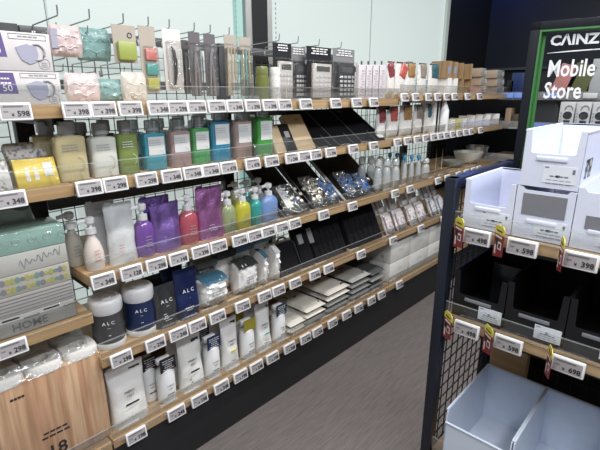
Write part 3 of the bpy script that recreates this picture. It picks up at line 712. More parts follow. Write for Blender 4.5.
# kraft cards leaning
KR = mat('kraft_beige', (.55,.42,.26), .6)
def slab(p0, p1, s, L, lean, thick, m, name, cat, label, Y=None, extra=None, group=None, noun=None, em=None, Z=None, skew=0):
    Y = Y or DF+.045; Z = Z or SZ[s]+.003; x1 = sx(p1, Y, Z); x0 = sx(p0, Y, Z); w = x1-x0; xc = (x0+x1)/2
    t = thing(name, label, cat, (xc, Y, Z), skew, group)
    part(t, 'case_body' if cat != 'card' else 'card_body', ('sl', p0, s, L), lambda b: b.box(0, thick/2, 0, w-.004, thick, L, b=min(.018 if cat == 'bag' else .004, thick*.3), T=lean_T(lean)), m)
    if extra: extra(t, w, L, lean, thick)
    if noun: REG[s].append((xc, noun))
    return t, w
def tag_on(c, wd, hh, zz, m=PAPER):
    def f(t, w, L, lean, th): part(t, 'white_label', ('tg', t.name), lambda b: b.box(c*w, -.001, L*zz, wd, .0015, hh, T=lean_T(lean)), m)
    return f
slab(277, 288, 2, .13, .5, .02, KR, 'kraft_box', 'card', 'small kraft beige flat box leaning right of the green bottles', noun='small kraft box')
slab(286, 299, 2, .14, .55, .02, BLKP, 'black_card_box', 'card', 'black flat box with small label leaning between two kraft boxes', extra=tag_on(.1, .03, .03, .5, mat('label_grey', (.4,.4,.4), .5)), noun='black card box')
slab(298, 317, 2, .19, .6, .03, KR, 'kraft_box', 'card', 'larger kraft beige flat box with green mark leaning before the black cases', extra=tag_on(.1, .02, .012, .8, mat('green_mark', (.25,.30,.08), .6)), noun='large kraft box')
def seam(t, w, L, lean, th):
    part(t, 'edge_seam', ('sm', t.name), lambda b: (b.box(-w/2+.005, -.0015, 0, .003, .002, L*.95, T=lean_T(lean)), b.box(w*.1, -.0015, 0, .002, .003, L*.3, T=lean_T(lean))), mat('seam_grey', (.18,.18,.19), .4))
slab(318, 340, 2, .30, .97, .02, BLKF, 'black_case', 'case', 'black flat case leaning steeply, left of the two wide cases on the second shelf', Y=DF+.035, extra=seam, group='black cases on the second shelf', noun='left black case')
def seam2(t, w, L, lean, th):
    seam(t, w, L, lean, th); tag_on(.42, .055, .028, .06)(t, w, L, lean, th)
    part(t, 'pull_tab', ('ptb', t.name), lambda b: b.box(-w*.2, -.003, L*.86, .03, .004, .014, T=lean_T(lean)), mat('tab_dark', (.06,.06,.065), .4))
slab(339, 363, 2, .30, .97, .02, BLKF, 'black_case', 'case', 'middle black flat case leaning steeply on the second shelf', Y=DF+.035, extra=seam, group='black cases on the second shelf', noun='middle black case')
slab(362, 386, 2, .30, .97, .02, BLKF, 'black_case', 'case', 'right black flat case with white label corner beside the zip pouches', Y=DF+.035, extra=seam2, group='black cases on the second shelf', noun='right black case')
# second shelf far
for k in range(3):
    x, yf, z, w, h = place(2, 430+k*2.8, 433+k*2.8, 100, .10, .05, 'white sleeve packs')
    single('white_sleeve', 'tall white sleeve pack on the second shelf, %s of three right of the zip pouches' % ('first', 'second', 'third')[k], 'sleeve', ('ws', k), lambda b: b.box(0, 0, 0, w*.9, .10, h, b=.003), PAPER, (x, yf+.05, z), 0, 'white sleeve packs')
t = thing('white_bottle', 'tall white bottle on the far second shelf', 'bottle', (sx(443.5, 1.405, 1.3), 1.405, 1.195))
part(t, 'bottle', 'wb', lambda b: b.loft([ring(.24*a, .035*q, .035*q) for a, q in ((0, .9), (.03, 1), (.6, .95), (.78, .5))]), WHT); part(t, 'cap', 'wbc', lambda b: b.loft([ring(.24*a, .035*q, .035*q) for a, q in ((.78, .42), (.98, .36), (1, .3))]), WHT)
REG[2].append((t.location.x, 'tall white bottle'))
for k, (a, c, m) in enumerate(((446, 452, PAPER), (452, 458, mat('pale_yellow', (.62,.58,.22), .6)), (458, 466, PAPER), (466, 474, PAPER), (474, 482, PAPER), (482, 491, PAPER), (491, 500, PAPER))):
    x, yf, z, w, h = place(2, a, c, 113-k*.3, .12, .05, ('small boxes', 'pale yellow box', 'small boxes', 'low white boxes', 'low white boxes', 'last white boxes', 'last white boxes')[k])
    h = .075+.012*(k > 2)
    t = thing('small_carton', ('white small carton right of the tall white bottle', 'pale yellow small carton on the far second shelf', 'white small carton right of the yellow one', 'printed white carton, first of the far row of four on second shelf', 'printed white carton, second of the far row of four on second shelf', 'printed white carton, third of the far row of four on second shelf', 'printed white carton at the far end of the second shelf')[k], 'carton', (x, yf+.06, z), 0, 'small cartons on the far second shelf')
    part(t, 'carton_body', ('smc', k), lambda b: b.box(0, 0, 0, w*.92, .12, h, b=.002), m)
    part(t, 'print', ('smp', k), lambda b: lines(b, 0, h*.8, w*.6, 4, -.0605, 0, h*.16, h*.06, k), GINK)
# ================================================================ TISSUE PACK (left end) and TOILET ROLLS
MINTF = mat('mint_print', (.30,.46,.40), .3, coat=.5, bump=.3, bscale=30, var=.15)
def tissue_pack(X1, label, full=True):
    w = .27; Y = DF+.02; d = .115; hh = .062; z0 = SZ[0]+.003
    t = thing('tissue_box_pack', label, 'tissue pack', (X1-w/2, Y+d/2, z0), 0)
    top = sz(232, X1-.12, Y)-z0; hh = top/5
    offw = mat('off_white_print', (.58,.57,.53), .4); mint = MINTF
    ms = [mat('home_print', (.55,.53,.50), .4), mat('stripe_base', (.56,.54,.52), .4), mat('leaf_base', (.60,.58,.50), .4), offw, mint]
    for k in range(5):
        b_ = part(t, 'tissue_box', ('tb', k), lambda b: b.box(0, 0, hh*k, w, d, hh-.001, b=.003), ms[k])
        if k == 1:
            part(b_, 'stripes', 'tbs', lambda b: [b.box(0, -d/2-.0004, hh*(1.12+.17*j), w*.99, .0008, .003) for j in range(5)], mat('stripe_grey', (.30,.28,.28), .5))
        if k == 0:
            text(b_, 'HOME', .034, (w*.02, -d/2-.001, .012), mat('home_grey', (.25,.25,.25), .5), bold=.0006)
            part(b_, 'dark_print', 'tbd', lambda b: [b.box(w*(-.35+.2*j), -d/2-.0005, hh*(.82 if j % 2 else .72), w*.16, .001, .005) for j in range(5)], INK)
        if k == 2:
            cols = [(.50,.50,.18), (.25,.38,.36), (.30,.30,.36), (.55,.52,.20)]
            for q in range(4):
                def lf(b):
                    for j in range(5):
                        i = j*4+q; rr = random.Random(i*7+q); cx = -w*.47+w*.94*(i+.5)/20; 
                        for zz in (.28, .72):
                            b.prism([(cx+.0068*cos(a), hh*(2+zz)+(.0095 if (i+q) % 3 else .006)*sin(a)) for a in [e*pi/5 for e in range(10)]], -d/2-.0012, -d/2-.0002)
                part(b_, 'leaf_print', ('tbl', q), lf, mat('leaf_%d' % q, cols[q], .5))
        if k == 3:
            part(b_, 'script_print', 'tbsc', lambda b: b.tube([(w*(.02+.42*q/48), -d/2-.0006, hh*(3.42+.006*q)+.009*sin(q*.95)*(1+.5*sin(q*.31))) for q in range(49)], .0013, n=4), mat('script_grey', (.40,.43,.46), .5))
        if k == 4:
            part(b_, 'scroll_print', 'tbr', lambda b: [b.tube([(cx+.012*cos(a)*(1-a/14), -d/2-.0006, hh*4.5+.012*sin(a)*(1-a/14)) for a in [e*pi/5 for e in range(14)]], .0009, n=4) for cx in [-w*.42+.04*j for j in range(7)]], mat('mint_light', (.42,.55,.50), .4))
    part(t, 'film_wrap', 'tbw', lambda b: b.box(0, 0, -.001, w+.006, d+.006, top+.003, b=.006), clear('clear_wrap', tint=(.99,.99,.99), amount=.015, body=.01, bump=.5))
    return t, top, w
X1 = sx(76, DF+.02, .80)
tp, top, tw = tissue_pack(X1, 'five box tissue pack with mint top box, leaf band and HOME lettering below')
# crumpled mint bundle lying on top of the pack and behind
def mint_bundle(X, Y, Z, w, d, h, seed, label):
    single('mint_tissue_bundle', label, 'tissue pack', ('mbun', seed), lambda b: b.loft([[(p[0]*(1+.03*noise.noise(Vector((p[0]*30, p[1]*30, a*5+seed)))), p[1], h*a+.012*noise.noise(Vector((p[0]*22, p[1]*22, seed)))*a) for p in ring(0, w/2*q, d/2*q, 5, 40)] for a, q in ((0, .96), (.1, 1), (.5, 1.01), (.85, 1), (1, .93), (1.04, .5))]),
           mat('mint_film', (.34,.45,.40), .22, coat=.8, bump=.5, bscale=18, var=.25, scale=12), (X, Y, Z))
mint_bundle(X1-tw/2-.01, DF+.24, SZ[0]+.003, tw-.02, .16, top+.03, 3, 'mint green wrapped tissue bundle directly behind the front five box pack')
mint_bundle(X1-tw/2-.02, DF+.40, SZ[0]+.003, tw-.02, .13, top+.05, 8, 'mint green wrapped tissue bundle at the back under the crossbar')
REG[0].append((.3, 'five box tissue pack'))

PINE = planks('pine_print', [(.52,.30,.18), (.66,.45,.28)], .021, 0, 'z')
ROLL = mat('roll_paper', (.72,.70,.66), .8, bump=.2, bscale=90)
def roll_pack(X0, X1, label):
    w = X1-X0; Y = DF+.03; d = .22; z0 = SZ[5]+.003; ph = sz(372, (X0+X1)/2, Y)-z0; r = w/6
    t = thing('toilet_roll_pack', label, 'toilet roll pack', ((X0+X1)/2, Y+d/2, z0), 0, 'toilet roll packs')
    part(t, 'printed_panel', 'rpp', lambda b: b.box(0, 0, 0, w, d, ph, b=.012), PINE)
    for i in range(3):
        for j in range(2):
            def rl(b):
                n = 28; H = .030
                out = lambda z, q: ring(z, r*q, r*q, 2+1.4*(q-.42)/.58 if q > .42 else 2, n)
                b.loft([out(0, 1), out(H-.008, 1), out(H, .94), out(H+.001, .42), out(H-.02, .36), out(H-.03, .36)], cap=(True, True))
            part(t, 'paper_roll', 'rpr', rl, ROLL, (-w/2+r*(2*i+1), -d/2+r*(2*j+1), ph-.006))
    part(t, 'brand_print', 'rpb', lambda b: lines(b, -w*.27, ph*.86, w*.12, 1, -d/2-.001, 0, .01, .007, 2), INK)
    def ln(b): lines(b, -w*.02, ph*.385, w*.32, 2, -d/2-.001, 0, .016, .006, 3)
    part(t, 'small_print', 'rpl', ln, INK)
    text(t, '18', .062, (-w*.03, -d/2-.001, ph*.12), INK, bold=.001)
    def fl(b):
        N = 18; vs = []; H = .040
        for j in range(N+1):
            for i in range(N+1):
                u, v = i/N, j/N; e = min(u, 1-u, v, 1-v)
                vs.append((-w/2*1.01+w*1.02*u, -d/2*1.02+d*1.04*v, ph-.004+(H*min(1, e*9))+.016*noise.noise(Vector((u*7, v*7, 3)))*min(1, e*8)+(.05*max(0, 1-abs(u-.70)*6-abs(v-.5)*2.4))))
        b.add(vs, [(j*(N+1)+i, j*(N+1)+i+1, (j+1)*(N+1)+i+1, (j+1)*(N+1)+i) for j in range(N) for i in range(N)], 0, True)
    part(t, 'film_top', 'rpf', fl, clear('roll_film', tint=(.98,.985,.985), amount=.05, body=.04, rough=.12, bump=.9, bscale=22))
X1 = sx(113, DF+.03, .28); roll_pack(X1-.335, X1, 'toilet roll pack with pine board print and large 18, at the right of its shelf')
roll_pack(X1-.68, X1-.345, 'toilet roll pack with pine board print cut off by the left edge')
REG[5].append((.3, 'toilet roll pack'))

# ================================================================ THIRD SHELF
def P(s, *a, **k): return place(s, *a, **k)
CRM = mat('cream_pearl', (.64,.57,.52), .28); CRM2 = mat('beige_pearl', (.50,.47,.40), .3)
x, yf, z, w, h = P(3, 80, 107, 228, .07, .035, 'white pump bottles')
pump_bottle(x, yf, z, w*.92, .178, .062, 'rounded white pump bottle with pink print, front left of the third shelf', cmat=CRM, shape='round', ink=mat('rose_ink', (.55,.25,.22), .5))
pump_bottle(x-.03, yf+.085, z, w*.9, .185, .062, 'rounded beige pump bottle behind the white rounded one', cmat=CRM2, shape='round')
SILV = mat('silver_white_pouch', (.64,.65,.65), .28, .25, bump=.8, bscale=12)
x, yf, z, w, h = P(3, 106, 138, 207, .06, .035, 'white red-print pouch')
pouch(x, yf, z, w, .205, .06, 'silvery white refill pouch with red print beside the white pump bottle', SILV, ink=mat('rose_ink', (.55,.25,.22), .5), seed=2)
pouch(x-.035, yf+.06, z, w, .205, .05, 'silvery white refill pouch behind the red printed one', SILV, seed=5)
def foam(a, c, yt, nm, colr, label, h=.17, w=None, s=3, body_a=.72):
    x, yf, z, w_, hh = P(s, a, c, yt, .05, .035, nm)
    pump_bottle(x, yf, z, (w or w_)*1.22, h, .065, label, cmat=liquid(nm.replace(' ', '_'), colr, body_a), lab=None)
    return x, yf, z, w_
foam(136, 156, 215, 'purple pump bottle', (.22,.10,.40), 'purple foam pump bottle left of the purple pouch', .19)
FOILP = mat('foil_purple', (.30,.18,.52), .28, .75, bump=1, bscale=13); FOILM = mat('foil_magenta', (.50,.20,.46), .26, .75, bump=1, bscale=13)
x, yf, z, w, h = P(3, 150, 184, 198, .06, .035, 'purple foil pouch')
pouch(x, yf, z, w*.95, .172, .06, 'shiny violet foil refill pouch, front of two', FOILP, seed=3, ink=LAV)
pouch(x-.01, yf+.055, z, w, .192, .05, 'shiny violet foil pouch standing behind the front violet pouch', FOILP, seed=9, ink=LAV)
foam(181, 200, 204, 'red pump bottle', (.50,.10,.14), 'rose red foam pump bottle between violet and magenta pouches', .19)
x, yf, z, w, h = P(3, 196, 226, 190, .06, .035, 'magenta foil pouch')
pouch(x, yf, z, w, .205, .06, 'shiny magenta foil refill pouch right of the rose pump bottle', FOILM, seed=4, ink=LAV)
foam(222, 238, 192, 'pale green bottles', (.35,.42,.22), 'pale green foam pump bottle right of the magenta pouch', .175)
foam(236, 253, 192, 'yellow pump bottle', (.60,.56,.06), 'yellow foam pump bottle on the third shelf', .175)
foam(251, 264, 189, 'teal pump bottle', (.04,.38,.36), 'teal foam pump bottle left of the blue one', .17)
foam(262, 280, 186, 'blue pump bottle', (.22,.36,.68), 'light blue foam pump bottle with white neck beside the black cases', .175)
for k, (a, nm, c) in enumerate(((226, 'green', (.40,.45,.25)), (240, 'clear yellow', (.55,.52,.2)), (251, 'green teal', (.1,.4,.35)), (263, 'grey white', (.55,.57,.57)))):
    X = sx(a, DF+.13, SZ[3])
    pump_bottle(X, DF+.13, SZ[3], .058, .185, .055, nm+' foam pump bottle in the back row of the third shelf', cmat=liquid('b_'+nm.replace(' ', '_'), c, .75))
# black display cases with clear bags
BS = mat('black_satin', (.009,.009,.012), .4, spec=.3)
def seam3(t, w, L, lean, th):
    part(t, 'zip_edge', ('se3', t.name), lambda b: b.box(-w/2+.006, -.0015, .0, .004, .002, L*.97, T=lean_T(lean)), mat('seam_grey', (.18,.18,.19), .4))
slab(284, 311, 3, .36, .92, .02, BS, 'black_case', 'case', 'black flat case leaning behind the grey card bag, right of the blue pump bottle', extra=seam3, group='black cases on the third shelf', noun='left black case')
slab(314, 341, 3, .36, .92, .02, BS, 'black_case', 'case', 'black flat case leaning behind the clear bag with silver and blue goods', extra=seam3, group='black cases on the third shelf', noun='middle black case')
def edge_w(t, w, L, lean, th):
    part(t, 'white_edge_strip', ('ews', t.name), lambda b: b.box(-w/2-.008, -.002, 0, .018, .004, L*.93, b=.001, T=lean_T(lean)), mat('edge_grey', (.45,.45,.44), .4))
    tag_on(.40, .05, .03, .06)(t, w, L, lean, th)
slab(346, 383, 3, .36, .92, .02, BS, 'black_case', 'case', 'black flat case with pale edge strip, right case of the third shelf', extra=edge_w, group='black cases on the third shelf', noun='right black case')
def bag(p0, p1, s, h, label, items, Y=None, lean=.75, seed=1, noun=None):
    Y = Y or DF+.03; Z = SZ[s]+.008; x1 = sx(p1, Y, Z); x0 = sx(p0, Y, Z); w = x1-x0
    t = thing('clear_zip_bag', label, 'bag', ((x0+x1)/2, Y, Z), 0, 'clear bags with small goods')
    f = MB(); pillow_fn(w, h, .03, seed, 12, 10, .004, 3)(f)
    part(t, 'bag_film', ('bg', p0), lambda b: b.add(f.v, f.f, 0, True, lean_T(lean)), FILM)
    for k, (m, n, sh) in enumerate(items):
        def it(b):
            rr = random.Random(seed*10+k)
            for j in range(n):
                cx = rr.uniform(-.36, .36)*w if n > 1 else w*sh[1]; cz = rr.uniform(.15, .8)*h if n > 1 else h*.2
                if sh[0] == 'loop': b.tube([tuple(lean_T(lean) @ Vector((cx+.014*cos(a), -.012+.006*sin(2*a+j), cz+.018*sin(a)))) for a in [e*pi/5 for e in range(11)]], .0028, n=6)
                elif sh[0] == 'card': b.box(cx, -.014, cz, w*.30, .006, h*.62, b=.002, T=lean_T(lean))
                else: b.box(cx, -.012, cz, .022, .012, .018, b=.004, T=lean_T(lean) @ Matrix.Rotation(rr.uniform(-.5, .5), 4, 'Y'))
        o_ = part(t, {'silver_bits': 'silver_goods', 'blue_bits': 'blue_goods', 'dark_bits': 'dark_goods'}.get(m.name, 'grey_card'), ('bgi', p0, k), it, m)
        if sh[0] != 'card': o_['kind'] = 'stuff'
    return t
SIL = mat('silver_bits', (.62,.58,.50), .25, .6); BLUE = mat('blue_bits', (.06,.16,.38), .3); DKB = mat('dark_bits', (.04,.05,.07), .3); LG = mat('light_grey_card', (.50,.50,.48), .5)
bag(288, 309, 3, .17, 'clear bag holding a grey card and small silver parts before the left black case', [(SIL, 7, ('blob',)), (BLUE, 3, ('loop',)), (LG, 1, ('card', -.28))], seed=2)
bag(316, 329, 3, .19, 'clear bag of silver clips before the middle black case', [(SIL, 16, ('loop',)), (SIL, 8, ('blob',))], seed=3)
bag(329, 341, 3, .17, 'clear bag of blue clips right of the silver clips bag', [(DKB, 3, ('loop',)), (BLUE, 16, ('loop',)), (SIL, 4, ('blob',))], seed=4)
bag(349, 361, 3, .18, 'clear bag of dark and blue clips before the right black case', [(SIL, 4, ('loop',)), (BLUE, 10, ('loop',)), (DKB, 8, ('loop',))], seed=5)
bag(361, 374, 3, .15, 'clear bag of blue clips near the white label of the right black case', [(SIL, 3, ('blob',)), (BLUE, 14, ('loop',)), (DKB, 5, ('loop',))], seed=6)
# clear bottles
CLB = clear('clear_bottle', amount=.08, body=.34, bcol=(.86,.90,.90)); LBB = mat('pale_blue_label', (.42,.50,.56), .5, alpha=.6)
def clear_bottle(a, c, h, label, capm, kind, noun, row=0):
    x, yf, z, w, hh = P(3, a, c, {'dome': 157, 'pump': 153, 'stick': 148}[kind], .06, .035, noun)
    h = min(hh*(.96 if kind != 'stick' else .92), .235)+.008*row
    yf += row*.09; x -= row*.03
    t = thing('clear_bottle', label, 'bottle', (x, yf+w/2, z), 0, 'clear empty bottles'); r = w/2*1.22
    part(t, 'bottle', ('clb', a, h), lambda b: b.loft([ring(h*q, r*s_, r*s_, 2, 24) for q, s_ in ((0, .92), (.02, 1), (.58, 1), (.68, .8), (.74, .42), (.78, .42))]), CLB)
    part(t, 'label_strip', ('cll', a, h), lambda b: b.loft([ring(h*.46, r*1.01, r*1.01, 2, 24), ring(h*.52, r*1.01, r*1.01, 2, 24)], cap=(False, False)), LBB)
    part(t, 'white_print', ('clw', a, h), lambda b: lines(b, 0, h*.4, r*1.2, 4, -r*1.02, 0, h*.06, h*.02, 4), mat('print_pale', (.55,.58,.6), .6))
    def tp(b):
        if kind == 'pump': b.loft([ring(h*.77, r*.5, r*.5, 2, 16), ring(h*.84, r*.5, r*.5, 2, 16)]); b.box(-r*.2, 0, h*.84, r*2.0, r*1.3, h*.15, b=.008); b.loft([ring(h*.83, r*.2, r*.2, 2, 8), ring(h*.9, r*.2, r*.2, 2, 8)])
        elif kind == 'dome': b.loft([ring(h*q, r*s_, r*s_, 2, 20) for q, s_ in ((.76, .62), (.79, .86), (.92, .84), (.99, .6), (1, .2))])
        else: b.loft([ring(h*q, r*s_, r*s_, 2, 16) for q, s_ in ((.77, .5), (.86, .5), (.87, .3), (1.0, .34), (1.06, .2))])
    part(t, 'cap', ('clc', a, h), tp, capm)
TRC = clear('clear_cap', amount=.12, body=.5, bcol=(.85,.87,.87)); BLC = mat('sky_blue_cap', (.10,.36,.58), .3); WDC = mat('wood_cap', (.36,.19,.09), .5)
for k, (a, c) in enumerate(((373, 382), (382, 391), (391, 400))):
    clear_bottle(a, c, .25, 'clear empty bottle with clear top, %s of three beside the black cases' % ('left', 'middle', 'right')[k], TRC, 'dome', 'clear bottles')
    clear_bottle(a, c, .262, 'clear empty bottle in the back row behind the %s clear one' % ('left', 'middle', 'right')[k], TRC, 'dome', 'clear bottles', 1)
for k, (a, c) in enumerate(((400, 407), (407, 414), (414, 421))):
    clear_bottle(a, c, .235, 'clear spray bottle with sky blue head, %s of the front three' % ('left', 'middle', 'right')[k], BLC, 'pump', 'blue topped bottles')
    clear_bottle(a, c, .25, 'clear spray bottle with sky blue head behind the %s front one' % ('left', 'middle', 'right')[k], BLC, 'pump', 'blue topped bottles', 1)
clear_bottle(422, 430, .30, 'taller milky clear bottle with pale dome right of the blue topped bottles', TRC, 'dome', 'tall milky bottle')
for k, (a, c) in enumerate(((431, 436), (437, 442))):
    clear_bottle(a, c, .26, 'clear bottle with brown wooden cap, %s of two' % ('left', 'right')[k], WDC, 'stick', 'wood capped bottles')
# bowls
GL = clear('glass_bowl', amount=.2, body=.1)
def bowl(px, Y, r, h, m, label, noun):
    x = sx(px, Y, SZ[3])
    single('bowl', label, 'bowl', ('bwl', px), lambda b: b.loft([ring(h*a, r*q, r*q, 2, 36) for a, q in ((0, .45), (.03, .5), (.4, .82), (1, 1), (1, .96), (.4, .78), (.08, .45))]), m, (x, Y, SZ[3]+.001), 0)
    REG[3].append((x, noun))
bowl(453, 1.50, .09, .05, mat('bowl_grey', (.30,.31,.28), .5), 'grey green shallow bowl left of the white bowl', 'grey bowl')
bowl(467, 1.50, .115, .095, mat('bowl_white', (.60,.60,.55), .4), 'white round bowl on the far third shelf', 'white bowl')
bowl(476, 1.56, .10, .11, GL, 'clear glass bowl behind the white bowl at the far end', 'glass bowl')

# ================================================================ FOURTH SHELF
CHAR = mat('charcoal_label', (.055,.055,.058), .4); NAVYL = mat('navy_label', (.012,.022,.075), .4)
x, yf, z, w, h = P(4, 92, 128, 288, .11, .03, 'charcoal canister')
canister(x, yf, z, .108, .195, 'white lidded wipe canister with charcoal label reading ALC', CHAR)
x, yf, z, w, h = P(4, 124, 160, 283, .11, .03, 'navy canister')
canister(x, yf, z, .109, .200, 'white lidded wipe canister with navy label reading ALC', NAVYL)
canister(x-.045, yf+.13, z, .118, .205, 'white lidded wipe canister behind the navy and charcoal ones', mat('pale_label', (.42,.43,.40), .4), word='')
FG = mat('grey_foil', (.085,.087,.09), .22, .6, bump=1, bscale=15); FN = mat('navy_foil', (.013,.022,.085), .3, .15, bump=.7, bscale=15)
x, yf, z, w, h = P(4, 151, 180, 275, .06, .03, 'charcoal refill pack')
pouch(x, yf, z, w*.95, .165, .055, 'charcoal foil refill pack reading ALC right of the navy canister', FG, ink=WINK, txt=[('A L C', .020, .60), ('---', .012, .5)], cap=False, seed=12)
pouch(x-.02, yf+.065, z, w*.95, .185, .05, 'black refill pack behind the charcoal one', mat('black_foil', (.012,.012,.014), .3), ink=GINK, cap=False, seed=13)
x, yf, z, w, h = P(4, 173, 201, 265, .06, .03, 'navy refill pack')
pouch(x, yf, z, w*.95, .20, .055, 'navy foil refill pack reading ALC left of the white tissue bags', FN, ink=WINK, txt=[('A L C', .021, .55), ('---', .012, .42)], cap=False, seed=14)
pouch(x-.02, yf+.065, z, w*.95, .21, .05, 'navy refill pack behind the front navy one', FN, ink=WINK, cap=False, seed=15)
TB = mat('tissue_bag_white', (.74,.73,.71), .35, coat=.4, bump=.5, bscale=28)
def tissue_bag(a, c, h, label, band, noun, row=0, Yo=.03, seed=1, zo=0, s=4):
    x, yf, z, w, _ = P(s, a, c, 250, .08, Yo, noun)
    t = thing('tissue_bag', label, 'tissue bag', (x, yf+.045, z+zo), 0, 'soft tissue bags')
    f = MB(); pillow_fn(w*1.1, h, .09, seed, 14, 12, .016, 4)(f)
    part(t, 'bag_body', ('tbg', a, row), lambda b: b.add(f.v, f.f, 0, True), TB)
    def tp(b):
        # crumpled coloured top fold
        N = 12; vs = []
        for j in range(5):
            for i in range(N+1):
                u = i/N*2-1; v = j/4
                vs.append((u*w*.49, -.045+.075*v, h*(.84+.14*min(1, v*2.2))+.012*noise.noise(Vector((u*5, v*4, seed)))+.006))
        b.add(vs, [(j*(N+1)+i, j*(N+1)+i+1, (j+1)*(N+1)+i+1, (j+1)*(N+1)+i) for j in range(4) for i in range(N)], 0, True)
    part(t, 'coloured_top', ('tbt', a, row), tp, band)
    part(t, 'printed_text', ('tbx', a, row), lambda b: lines(b, 0, h*.55, w*.5, 3, -.051, 0, .012, .004, seed), GINK)
BB = mat('blue_band', (.06,.15,.22), .3, coat=.3); GB = mat('grey_band', (.13,.14,.13), .3); BK = mat('dark_band', (.035,.04,.04), .3)
tissue_bag(198, 229, .125, 'white tissue bag with blue top, front left of the bags right of the navy pack', BB, 'blue topped tissue bag', seed=2)
tissue_bag(233, 259, .145, 'white tissue bag with dark grey top in the middle of the bags', BK, 'dark topped tissue bag', seed=3)
tissue_bag(258, 269, .160, 'upright white bag with blue top, third of the front bags', BB, 'third tissue bag', seed=4)
tissue_bag(269, 281, .165, 'upright plain white bag leaning against the black bag', TB, 'plain white bag', seed=5)
for k, (a, h, m, n) in enumerate(((203, .175, GB, 'grey'), (222, .19, BK, 'dark'), (240, .195, BB, 'blue'), (258, .21, BB, 'right blue'))):
    x = sx(a, DF+.16, SZ[4]); t = thing('tissue_bag', 'white tissue bag with %s folded top in the back row' % n, 'tissue bag', (x, DF+.17, SZ[4]), 0, 'soft tissue bags')
    f = MB(); pillow_fn(.12, h, .10, 20+k, 12, 12, .012, 4)(f)
    part(t, 'bag_body', ('tbk', k), lambda b: b.add(f.v, f.f, 0, True), TB if k != 0 else GB)
    part(t, 'coloured_top', ('tbkt', k), lambda b: b.box(0, -.02, h-.03, .11, .09, .036, b=.014), m)
# black bags
def handle(t, w, L, lean, th):
    part(t, 'grey_handle', ('hdl', t.name), lambda b: b.tube([tuple(lean_T(lean) @ Vector(p)) for p in ((-w*.2, 0, L*.95), (-w*.2, 0, L*1.06), (-w*.1, 0, L*1.12), (w*.1, 0, L*1.12), (w*.2, 0, L*1.06), (w*.2, 0, L*.95))], .006), mat('handle_grey', (.22,.22,.23), .5))
    part(t, 'edge_piping', ('ppg', t.name), lambda b: b.tube([tuple(lean_T(lean) @ Vector(p)) for p in ((-w*.46, -.004, .01), (-w*.46, -.004, L*.85), (-w*.36, -.004, L*.97), (w*.36, -.004, L*.97), (w*.46, -.004, L*.85), (w*.46, -.004, .01))], .004), mat('piping_black', (.03,.03,.033), .5))
slab(282, 303, 4, .165, .45, .05, BLKF, 'black_pouch_bag', 'bag', 'small black bag with grey handle leaning right of the white tissue bags', extra=handle, noun='small black bag')
slab(304, 317, 4, .225, .42, .04, BLKF, 'black_pouch_bag', 'bag', 'narrow black bag between the handled bag and wide black pack', extra=tag_on(-.15, .035, .05, .55, mat('label_dim', (.25,.25,.26), .5)), noun='narrow black bag')
def folds(t, w, L, lean, th):
    part(t, 'fold_ridge', ('fr', t.name), lambda b: [b.tube([tuple(lean_T(lean) @ Vector((w*(-.35+.16*j)+.004*sin(q*1.4+j), -.001, L*(.12+.8*q/8)))) for q in range(9)], .005, n=6) for j in range(5)], BLKF)
def folds_l(t, w, L, lean, th): folds(t, w, L, lean, th); tag_on(-.47, .035, .08, .45, mat('label_dim', (.25,.25,.26), .5))(t, w, L, lean, th)
slab(318, 348, 4, .245, .45, .04, BLKF, 'black_fabric_pack', 'pack', 'wide black folded fabric pack with white side label', extra=folds_l, noun='left wide black pack')
slab(352, 383, 4, .245, .45, .04, BLKF, 'black_fabric_pack', 'pack', 'wide black folded fabric pack right of the labelled one, beside pink packs', extra=folds, noun='right wide black pack')
# patterned small packs, two tiers
PKP = mat('pink_pack', (.40,.27,.33), .35, bump=.4); PWH = pattern('floral_pack', (.78,.74,.73), (.42,.32,.33), 70, .74); GRP = mat('green_pack', (.13,.22,.16), .4)
PB = pattern('floral_blue_pack', (.74,.74,.75), (.25,.30,.38), 60, .72)
n = 0
for k, (a, c, m) in enumerate(((385, 395, PKP), (396, 407, PKP), (409, 418, PWH), (418, 427, PWH), (430, 438, PB), (438, 446, PB))):
    x, yf, z, w, _ = P(4, a, c, 200, .04, .035, 'floral packs')
    for j in range(2):
        t = thing('floral_pack', 'clear pack of %s patterned goods, %s pack of %s two-high column' % (('pink edged', 'pink edged', 'pale floral', 'pale floral', 'blue grey', 'blue grey')[k], ('lower', 'upper')[j], ('the first', 'the second', 'the third', 'the fourth', 'the fifth', 'the last')[k]), 'pack', (x, yf+j*.085, z+.002+j*.115), 0, 'floral packs on the fourth shelf')
        f = MB(); pillow_fn(w*1.14, .14, .04, k*2+j, 10, 10, .006, 4)(f)
        part(t, 'pack_body', ('fp', k, j), lambda b: b.add(f.v, f.f, 0, True, lean_T(.45)), PWH if k < 4 else PB)
        part(t, 'side_edge', ('fpe', k, j), lambda b: b.box(-w*.42, -.014, .01, .016, .006, .105, T=lean_T(.45)), m if k < 4 else mat('slate_edge', (.2,.22,.28), .4))
        part(t, 'round_label', ('fpr', k, j), lambda b: b.tube([tuple(lean_T(.45) @ Vector((w*.12+.018*cos(a_), -.020, .06+.018*sin(a_)))) for a_ in [q*pi/6 for q in range(13)]], .0018, n=5), mat('plum_ink', (.28,.16,.26), .5))
        part(t, 'film', ('fpf', k, j), lambda b: b.box(0, 0, 0, w*.98, .044, .128, b=.012, T=lean_T(.45)), FILM)

